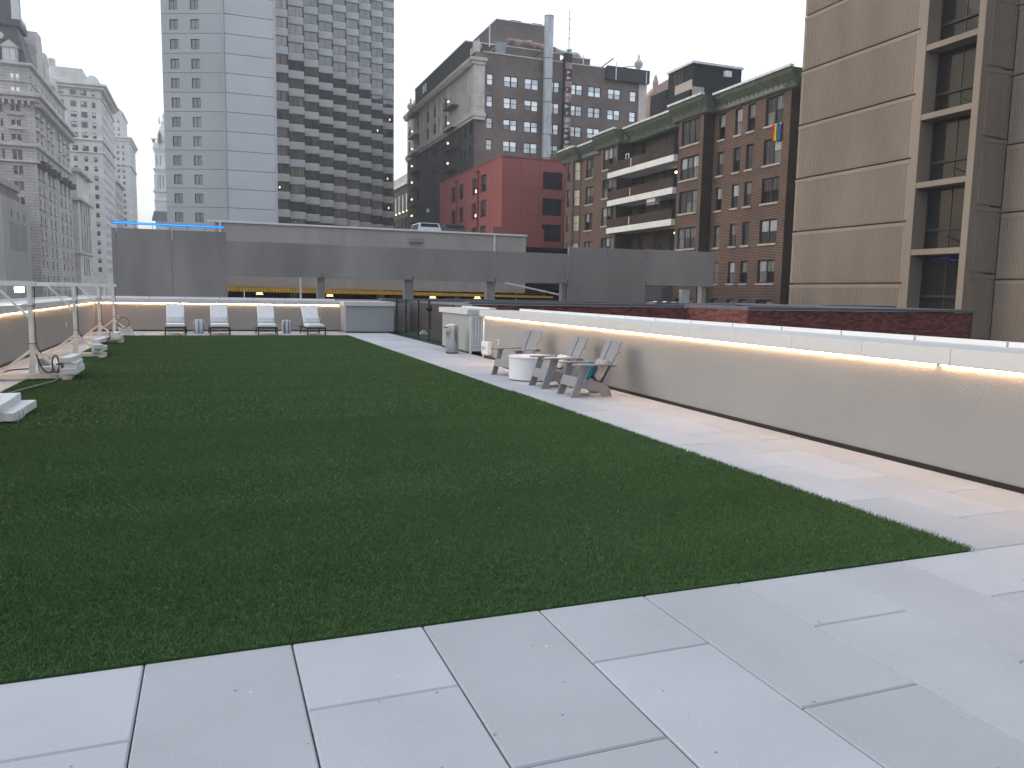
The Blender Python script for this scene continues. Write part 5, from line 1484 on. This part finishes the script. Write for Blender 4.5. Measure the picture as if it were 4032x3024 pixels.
for k in range(-1, 9):
    z = 4.18 + 3.71 * k
    part('spandrel_beam', MB().box(HX - .04, HX + .9, 30.985, 34.115, z, z + .32), 'high_concrete', hr, bevel=.02)
    window(hr, 'W', 30.985, 34.115, z + .325, z + 3.705, HX + .9, 'mull', 'bronze_frame', ('glass_stair', 'glass_stair'), depth=.0, fr=.08)
    part('stair_landing', MB().box(HX + .82, HX + .89, 31.1, 34.0, z + 1.35, z + 1.5).bar((HX + .85, 32.6, z + 1.0), (HX + .85, 31.2, z + .35), .06, .14, (1, 0, 0)), 'iron', hr)
part('blue_wire', MB().tube([(HX + .78, 33.3, 3.95), (HX + .78, 32.8, 4.02), (HX + .78, 32.3, 4.0), (HX + .78, 32.1, 3.9), (HX + .78, 31.6, 3.86), (HX + .78, 31.15, 3.9)], .025, 6), 'wire_blue', hr)

# ================================================================== STREET ON THE LEFT
SX = -29.2
def stone_block(name, label, x0, x1, y0, y1, z1, opS, opE, mat, gmat, style='sash', depth=.35, fr=.09, nwin=True):
    t = thing(name, label, 'building', ((x0 + x1) / 2, y0, GZ))
    mb = MB(); facade(mb, 'S', x0, x1, GZ, z1, y0, opS, depth); facade(mb, 'E', y0, y1, GZ, z1, x1, opE, depth); body(mb, x0, x1, y0, y1, GZ, z1, 'SE')
    part('wall', mb, mat, t)
    for (a, b, c, d) in opS: window(t, 'S', a, b, c, d, y0, style if b - a < 1.6 or style != 'sash' else 'sash2', 'dark_frame', gmat, depth=depth - .12, fr=fr)
    for (a, b, c, d) in opE: window(t, 'E', a, b, c, d, x1, style if b - a < 1.6 or style != 'sash' else 'sash2', 'dark_frame', gmat, depth=depth - .12, fr=fr)
    return t
def band(t, x0, x1, y0, y1, z0, z1, out, mat='trim_stone', name='cornice'):
    return part(name, MB().box(x0, x1 + out, y0 - out, y1 + out * .3, z0, z1), mat, t, bevel=min(.15, (z1 - z0) / 4))

gS = (['glass_street', 'glass_street', 'glass_curtain_dim'], ['glass_dark', 'glass_street'])
# grand hotel
xw = [(-32.95, -32.3), (-32.1, -31.45), (-36.9, -36.25), (-36.05, -35.4), (-34.6, -34.2), (-41.0, -40.3), (-40.1, -39.4)]
zt = [26.05, 23.1, 20.3, 17.5, 14.7, 11.9, 9.1, 6.3, 3.5]
opS = [(a, b, z - (1.95 if i == 0 else 1.5), z) for i, z in enumerate(zt) for a, b in xw if not (a == -34.6 and i != 0)]
opS += [(a, b, z - 1.3, z) for z in (28.75, 31.25, 33.8) for a, b in xw]
ye = [(170.2, 170.9), (174.9, 176.0), (178.4, 179.4), (182.0, 183.2), (187.2, 188.4), (191.4, 192.4), (196.8, 198.0), (203.0, 204.3), (206.2, 207.2)]
ye = [(171.2, 172.4), (175.2, 176.4), (181.4, 182.6), (185.8, 187.0), (194.2, 195.6), (199.4, 200.8), (205.0, 206.4)]
opE = [(a, b, z - 1.35, z) for z in (22.8, 20.0, 17.25, 14.5, 11.7, 8.9, 6.1, 3.3, .5) for a, b in ye]
opE += [(a, b, z - 1.2, z) for z in (33.6, 31.2, 28.7, 26.0) for a, b in ye]
bv = stone_block('grand_hotel', 'ornate grey stone hotel with slate mansard roof at the left picture edge', -58, SX, 170, 209, 35.0, opS, opE, 'belle_stone', gS)
band(bv, -58, SX, 170, 209, 34.6, 35.3, .9); band(bv, -58, SX, 170, 209, 35.3, 36.1, 1.5); band(bv, -58, SX, 170, 209, 26.6, 27.1, .5, name='string_course'); band(bv, -58, SX, 170, 209, 23.75, 24.15, .55, name='string_course')
mb = MB(); y = 170.0
while y < 210: mb.box(SX, SX + 1.2, y, y + .35, 33.9, 34.59); y += 1.0
x = -58.0
while x < SX: mb.box(x, x + .35, 168.8, 170, 33.9, 34.59); x += 1.0
tag(part('dentil_row', mb, 'trim_stone', bv), kind='stuff')
for (a, b) in ye:                       # bow fronted bays with iron balconies and dressings
    m_ = (a + b) / 2
    for z in (32.4, 29.9, 27.4): part('carved_panel', MB().prism([(m_ - 1.3, z - .25), (m_ + 1.3, z - .25), (m_ + 1.0, z + .1), (m_, z + .5), (m_ - 1.0, z + .1)], 'x', SX, SX + .45), 'trim_stone', bv)
    for z in (21.1, 18.35, 15.6, 12.8, 10.0, 7.2): part('window_hood', MB().box(SX, SX + .35, m_ - 1.1, m_ + 1.1, z - .05, z + .22), 'trim_stone', bv)
    bl = part('balcony_floor', MB().lathe([(1.5, 23.2), (1.5, 23.4)], (SX, m_), 16), 'iron', bv)
    part('balcony_rail', MB().lathe([(1.48, 23.4), (1.48, 24.3)], (SX, m_), 16, cap=False), 'iron', bl)
for (a, b) in ((-33.2, -31.2), (-37.2, -35.2), (-41.3, -39.2)):
    for z in (32.4, 29.9, 27.3): part('carved_panel', MB().prism([(a - .3, z - .3), (b + .3, z - .3), (b, z + .1), ((a + b) / 2, z + .5), (a, z + .1)], 'y', 169.55, 170), 'trim_stone', bv)
# attic storeys and mansard
opa = [(a, b, z - 1.6, z) for z in (39.7, 37.3) for a, b in xw[:4] + xw[5:]]
ope = [(a, b, z - 1.5, z) for z in (39.6, 37.3) for a, b in ye]
mb = MB(); facade(mb, 'S', -57, SX - .6, 36.1, 41.0, 170.6, opa, .3); facade(mb, 'E', 170.6, 208.4, 36.1, 41.0, SX - .6, ope, .3); body(mb, -57, SX - .6, 170.6, 208.4, 36.1, 41.0, 'SE'); part('attic', mb, 'belle_stone', bv)
for o_ in opa: window(bv, 'S', *o_, 170.6, 'sash', 'white_metal', ('glass_sky_pale', 'glass_half'), depth=.15, fr=.07)
for o_ in ope: window(bv, 'E', *o_, SX - .6, 'sash', 'white_metal', ('glass_half', 'glass_street'), depth=.15, fr=.07)
band(bv, -57, SX - .6, 170.6, 208.4, 41.0, 41.5, .6); band(bv, -57, SX - .6, 170.6, 208.4, 38.1, 38.4, .25, name='string_course')
def frustum(x0, x1, y0, y1, z0, X0_, X1_, Y0_, Y1_, z1):
    mb = MB(); a = [(x0, y0, z0), (x1, y0, z0), (x1, y1, z0), (x0, y1, z0)]; b = [(X0_, Y0_, z1), (X1_, Y0_, z1), (X1_, Y1_, z1), (X0_, Y1_, z1)]
    for i in range(4): mb.quad(a[i], a[(i + 1) % 4], b[(i + 1) % 4], b[i])
    mb.quad(*b); return mb
mr = part('mansard_roof', frustum(-57, -30.1, 170.9, 180, 41.5, -55, -31.9, 173, 178.5, 48.3), 'slate', bv)
part('ridge_trim', MB().box(-55.2, -31.2, 172.4, 179, 48.3, 49.6), 'slate', mr, bevel=.2)
part('roof_tower', MB().box(-54, -32.0, 173, 178, 49.6, 58), 'slate', mr)
part('corner_tower', MB().box(-32.6, -31.45, 172.9, 174.2, 49.61, 58), 'hall_stone', mr)
for x in (-33.0, -36.9, -41.0):
    dm = part('dormer', MB().box(x - .9, x + 1.5, 170.4, 173, 41.5, 44.0), 'trim_stone', mr)
    part('pediment', MB().prism([(x - 1.3, 44.0), (x + 1.9, 44.0), (x + .3, 45.3)], 'y', 170.2, 173), 'trim_stone', dm)
    part('pane', MB().box(x - .5, x + .2, 170.36, 170.399, 41.8, 43.7).box(x + .45, x + 1.1, 170.36, 170.399, 41.8, 43.7), 'glass_half', dm)
part('oculus', MB().tube([(-34.4, 171.9, 46.3), (-34.4, 172.6, 46.3)], .6, 16), 'cream_trim', mr)
m2_ = part('mansard_roof', frustum(-57, -30.2, 186, 208.4, 41.5, -55, -31.6, 188, 206, 45.2), 'slate', bv)
part('gable', MB().prism([(180.2, 41.5), (186.2, 41.5), (186.2, 47.5), (185, 50.2), (181.5, 50.2), (180.2, 47.5)], 'x', -36, -30.0), 'trim_stone', bv, bevel=.15)
part('gable', MB().prism([(188.2, 41.5), (193.2, 41.5), (193.2, 46), (191.8, 48.4), (189.6, 48.4), (188.2, 46)], 'x', -35, -30.1), 'trim_stone', bv, bevel=.15)
part('gable', MB().prism([(199.2, 41.5), (203.2, 41.5), (203.2, 44), (201.2, 46.4), (199.2, 44)], 'x', -35, -30.15), 'trim_stone', bv, bevel=.15)
part('chimney', MB().box(-36, -32.6, 180.5, 186, 50.2, 52.4), 'trim_stone', bv, bevel=.1)
part('chimney', MB().box(-34, -31.8, 189.5, 192, 48.4, 50.6), 'trim_stone', bv, bevel=.1)
part('chimney', MB().box(-33.5, -32, 196, 197.6, 44.5, 48.2), 'hall_stone', bv, bevel=.1)
# low modern hall in front of it
lh = thing('low_hall', 'low pale hall with brown ribbed parapet before the ornate hotel', 'building', (-40, 142, GZ))
opE = [(145.8 + i * 1.05, 146.3 + i * 1.05, 7.0, 11.5) for i in range(12)] + [(146.9, 147.9, 12.2, 13.4), (151.6, 152.5, 12.2, 13.4), (156.2, 157.1, 12.2, 13.4)]
mb = MB(); facade(mb, 'E', 141.5, 161.0, GZ, 15.1, SX, opE, .6); body(mb, -56, SX, 141.5, 161, GZ, 15.1, 'E'); part('wall', mb, 'concrete_light', lh)
for o_ in opE: part('window_slot', MB().box(SX - .6, SX - .55, o_[0], o_[1], o_[2], o_[3]), 'glass_street', lh)
mb = MB().box(-55, SX - .9, 141.4, 157.2, 15.101, 17.0); y = 141.5
while y < 157: mb.box(SX - .9, SX - .82, y, y + .25, 15.11, 16.95); y += .5
part('ribbed_parapet', mb, 'high_concrete', lh)
part('roof_edge', MB().box(-55.2, SX - .5, 141.2, 157.4, 17.0, 18.0), 'concrete_light', lh, bevel=.08)
# small club
opE = [(223.6 + i * 4.0, 225.8 + i * 4.0, 17.2, 20.0) for i in range(3)] + [(223.6 + i * 4.0, 225.8 + i * 4.0, 10.5, 15.0) for i in range(3)] + [(223.6 + i * 4.0, 225.8 + i * 4.0, 4, 8.5) for i in range(3)]
cl = stone_block('stone_club', 'small grey stone building with deep cornice right of the ornate hotel', -50, SX, 218.2, 238.5, 29.0, [], opE, 'title_stone', gS)
band(cl, -50, SX, 218.2, 238.5, 28.6, 29.6, 1.1); band(cl, -50, SX, 218.2, 238.5, 21.9, 22.7, 1.0); band(cl, -50, SX, 218.2, 238.5, 9.2, 9.7, .5, name='string_course')
for i in range(4): part('pilaster', MB().box(SX, SX + .5, 221.3 + i * 4, 222.6 + i * 4, 9.7, 21.9), 'trim_stone', cl)
# tall title office building
LT = .875
lx0, lx1, ly0, ly1 = -60, SX, 271.0, 304.0
xw = [(-37.2, -35.6), (-34.45, -32.8), (-31.55, -30.55), (-40.5, -38.9), (-43.8, -42.2)]
zt = [46.9 - 0 for k in range(1)]
opS = [(a, b, z - 1.7, z) for z in (59.0, 55.8 - 0, 49.9, 46.9, 52.85, 43.0) for a, b in xw]
opS += [(a + (.3 if b - a > 1.2 else 0), b - (.3 if b - a > 1.2 else 0), z - 1.4, z) for z in [39.8 - 2.72 * k for k in range(13)] for a, b in xw]
ye = [(273.2 + 3.0 * i, 274.7 + 3.0 * i) for i in range(10)]
opE = [(a, b, z - 1.6, z) for z in [59.0, 55.8, 52.85, 49.9, 46.9, 43.0] + [39.8 - 2.72 * k for k in range(13)] for a, b in ye]
ltb = stone_block('title_building', 'tall pale office building with wide cornice beyond the ornate hotel', lx0, lx1, ly0, ly1, 57.5 + 2.2, [o for o in opS if o[3] < 59.5], [o for o in opE if o[3] < 59.5], 'title_stone', (['glass_street', 'glass_half'], ['glass_street', 'glass_dark']), depth=.4)
band(ltb, lx0, lx1, ly0, ly1, 57.0 + .0, 57.5, .4, name='string_course'); band(ltb, lx0, lx1, ly0, ly1, 59.4, 60.2, 1.2, 'title_stone'); band(ltb, lx0, lx1, ly0, ly1, 60.2, 60.9, 2.0, 'title_stone'); band(ltb, lx0, lx1, ly0, ly1, 44.6, 45.2, .6, 'title_stone', 'string_course'); band(ltb, lx0, lx1, ly0, ly1, 41.0, 41.4, .5, 'title_stone', 'string_course')
part('parapet', MB().box(lx0, lx1 - .5, ly0 + .4, ly1, 60.9, 62.4), 'title_stone', ltb)
part('roof_house', MB().box(-42.5, -33.9, 273, 290, 62.4, 65.6), 'title_stone', ltb)
part('roof_house', MB().prism([(-33.2, 62.4), (-29.6, 62.4), (-29.9, 63.4), (-31, 64.2), (-32.2, 64.2), (-33, 63.2)], 'y', 274, 292), 'hall_stone', ltb)
part('chimney', MB().box(-43.0, -41.4, 275, 277, 65.6, 68.2), 'trim_stone', ltb)
# dark narrow block and tall bank tower
nbk = stone_block('dark_office', 'narrow dark stone building between the two pale office towers', -48, SX, 306, 330, 37.5, [], [(308 + 3.2 * i, 309.6 + 3.2 * i, z - 2, z) for i in range(7) for z in (34, 30.5, 27, 23.5, 20)], 'belle_stone', gS)
band(nbk, -48, SX, 306, 330, 36.8, 37.7, 1.0)
xw = [(-33.9, -33.0), (-32.0, -31.1), (-35.8, -34.9)]
zz = [58.4 - 2.4 * k for k in range(15)]
pn = stone_block('bank_tower', 'pale stone tower with green hipped roof farthest along the left street', -46, SX, 363, 392, 60.5, [(a, b, z - 1.3, z) for z in zz for a, b in xw], [(366 + 3.4 * i, 367.6 + 3.4 * i, z - 1.3, z) for z in zz for i in range(7)], 'white_stone', (['glass_street', 'glass_half'], ['glass_street']), depth=.4)
band(pn, -46, SX, 363, 392, 60.0, 61.0, .6, 'hall_stone'); band(pn, -46, SX, 363, 392, 61.0, 61.8, 1.1, 'hall_stone'); band(pn, -46, SX, 363, 392, 50.4, 50.9, .5, 'hall_stone', 'string_course')
mb = MB(); facade(mb, 'S', -46, -31.8, 61.8, 71.5, 366, [(a, b, z - 1.4, z) for z in (69, 66, 63.6) for a, b in ((-33.6, -32.7), (-35.6, -34.7))], .3); body(mb, -46, -31.8, 366, 388, 61.8, 71.5, 'S'); part('upper_stage', mb, 'white_stone', pn)
for z in (69, 66, 63.6):
    for a, b in ((-33.6, -32.7), (-35.6, -34.7)): window(pn, 'S', a, b, z - 1.4, z, 366, 'sash', 'dark_frame', ('glass_half', 'glass_street'), depth=.18, fr=.09)
part('upper_cornice', MB().box(-46.3, -31.4, 365.6, 388.3, 71.5, 72.3), 'hall_stone', pn)
part('hipped_roof', frustum(-46, -31.7, 366, 388, 72.3, -42, -36.5, 372, 382, 77.5), 'copper_green', pn)
# city hall clock tower, half hidden by the hotel tower
HC, HY = -17.5, 424.0
ch = thing('clock_tower', 'white stone tower with domed top peeking out left of the grey hotel tower', 'tower', (HC, HY, GZ))
def sq(r, z0, z1, r1=None):
    r1 = r if r1 is None else r1
    return frustum(HC - r, HC + r, HY - r, HY + r, z0, HC - r1, HC + r1, HY - r1, HY + r1, z1)
k_ = .8154
part('shaft', sq(5.9, GZ, 46.5), 'hall_stone', ch)
part('ledge', sq(6.3, 42.3, 42.9), 'hall_stone', ch); part('ledge', sq(6.5, 46.6, 47.6), 'hall_stone', ch)
part('belfry_stage', sq(5.4, 47.6, 55.6), 'hall_stone', ch)
part('ledge', sq(5.5, 55.6, 57.4, 6.5), 'hall_stone', ch)
part('clock_stage', sq(5.5, 57.4, 65.0), 'hall_stone', ch); part('ledge', sq(5.6, 65.0, 67.0, 6.4), 'hall_stone', ch)
mb = MB()
for (x, z0, z1) in ((-22.0, 48.2, 54.6), (-21.0, 48.2, 54.6), (-19.6, 48.2, 54.6), (-22.2, 59, 63.5), (-20.6, 59, 63.5)): mb.box(x, x + .28, HY - 5.56, HY - 5.45, z0, z1)
part('slit_window', mb, 'glass_dark', ch)
for s in (-5.2, 5.2):
    part('corner_buttress', MB().box(HC + s - .8, HC + s + .8, HY - 6.0, HY - 4.6, 47.6, 55.0).box(HC + s - .8, HC + s + .8, HY - 6.0, HY - 4.6, GZ, 42.2), 'hall_stone', ch, bevel=.1)
    part('statue_pedestal', MB().lathe([(1.4, 67), (1.3, 69.0), (1.0, 69.4)], (HC + s * .92, HY - 4.9), 12), 'hall_stone', ch)
    part('eagle', MB().lathe([(.5, 69.4), (.7, 70.3), (.3, 71.2), (.05, 71.6)], (HC + s * 1.1, HY - 5), 8).bar((HC + s * 1.1 - .2, HY - 5, 70.4), (HC + s * 1.1 - 1.1, HY - 5, 71.6), .2, .5).bar((HC + s * 1.1 + .2, HY - 5, 70.4), (HC + s * 1.1 + .9, HY - 5, 71.5), .2, .5), 'bronze', ch)
part('statue', MB().lathe([(.9, 69.4), (1.0, 70.4), (.7, 72.6), (.75, 73.6), (.3, 74.3), (.36, 74.8), (.05, 75.3)], (-20.5, HY - 5.2), 10), 'bronze', ch)
part('dome', MB().lathe([(5.2, 67), (5.1, 70), (4.7, 73), (4.0, 76), (3.1, 78.4), (2.2, 79.2)], (HC, HY), 8), 'hall_stone', ch)
part('lantern', MB().lathe([(2.6, 79.2), (2.7, 80.2), (2.0, 80.6), (1.9, 83), (2.1, 83.3), (1.3, 84.5), (.9, 86.5), (.2, 90)], (HC, HY), 8), 'hall_stone', ch)
for s in (-1, 1): part('finial', MB().lathe([(.45, 78.6), (.5, 80.5), (.1, 82.4)], (HC + s * 3.1, HY - 3), 6), 'hall_stone', ch)
part('low_roof', frustum(-25, -8, 416, 420, 33, -24, -9, 418, 420, 37.5), 'slate', ch)

# small corner building seen in the gap right of the hotel tower
opW = [(201.0 + i * 4.2, 203.6 + i * 4.2, z - h_, z) for i in range(7) for z, h_ in ((26.0, 3.6), (20.6, 2.6), (16.6, 2.6))]
cb_ = thing('corner_building', 'narrow dark building with lit pillars in the gap right of the hotel tower', 'building', (50, 200, GZ))
CX = 47.6
mb = MB(); facade(mb, 'W', 199, 232, GZ, 28.6, CX, opW, .5); body(mb, CX, 62, 199, 232, GZ, 28.6, 'W'); part('wall', mb, 'soot_brick', cb_)
for o_ in opW: window(cb_, 'W', *o_, CX, 'sash2', 'dark_frame', ('glass_street', 'glass_dark'), depth=.3, fr=.12)
part('cornice', MB().box(CX - .8, 62, 198.4, 232, 28.6, 29.3), 'cornice_edge', cb_)
for i in range(8): part('pillar', MB().box(CX - .4, CX - .005, 199.3 + i * 4.2, 200.7 + i * 4.2, 22.2, 26.4), 'cream_trim', cb_)
for i in range(8): part('uplight', MB().box(CX - .38, CX - .1, 199.7 + i * 4.2, 200.3 + i * 4.2, 21.95, 22.19), 'lamp_warm', cb_)
part('roof_house', body(MB(), CX + 1.5, 60, 204, 226, 29.3, 32.4), 'cream_block', cb_)
# pink stone house top behind the old dark block
pk_ = thing('pink_building', 'pink stone building top behind the old dark brick block', 'building', (86, 140, GZ))
part('wall', body(MB(), 81.0, 92, 139, 150, GZ, 40.5), 'pink_stone', pk_)
part('gable', MB().prism([(81.0, 40.5), (92, 40.5), (90, 42.2), (86, 44.5), (82.4, 42.2)], 'y', 139, 141), 'pink_stone', pk_)
part('cornice', MB().box(80.4, 92.3, 138.4, 150, 32.2, 33.0), 'cream_trim', pk_)
for x in (81.8, 83.9, 86): window(pk_, 'S', x, x + 1.1, 35, 38, 139, 'sash', 'dark_frame', ('glass_street', 'glass_half'), depth=-.08, fr=.1)
part('finial', MB().lathe([(.5, 42.2), (.6, 43.2), (.15, 44.6)], (82.6, 139.5), 8), 'pink_stone', pk_)

# the tower this deck belongs to, behind the camera (seen only mirrored in the hotel windows)
brick_mat('rear_grid', (0.025, 0.027, 0.03), (0.04, 0.04, 0.042), (0.10, 0.098, 0.095), 2.4, 3.1, 0.35, blotch=.1, bump=.2)
rt = thing('rear_tower', 'tower behind the camera mirrored in the hotel windows', 'tower', (10, -40, GZ))
part('wall', body(body(MB(), 6, 62, -60, -30, GZ, 83), 62.01, 78, -58, -30, GZ, 79), 'rear_grid', rt)

# ================================================================== HAZE
hm = bpy.data.materials.new('haze'); hm.use_nodes = True
hm.node_tree.nodes.clear()
ho = hm.node_tree.nodes.new('ShaderNodeOutputMaterial'); hv = hm.node_tree.nodes.new('ShaderNodeVolumePrincipled')
hv.inputs['Color'].default_value = (0.93, 0.96, 1.0, 1); hv.inputs['Density'].default_value = 0.0008; hv.inputs['Anisotropy'].default_value = 0.3
hm.node_tree.links.new(hv.outputs[0], ho.inputs['Volume'])
MATS['haze'] = hm
tag(part('haze', MB().box(-1402, 1402, -702, 2102, GZ - 2, 93), 'haze', None), 'thin pale evening haze over the city', 'haze', kind='stuff')
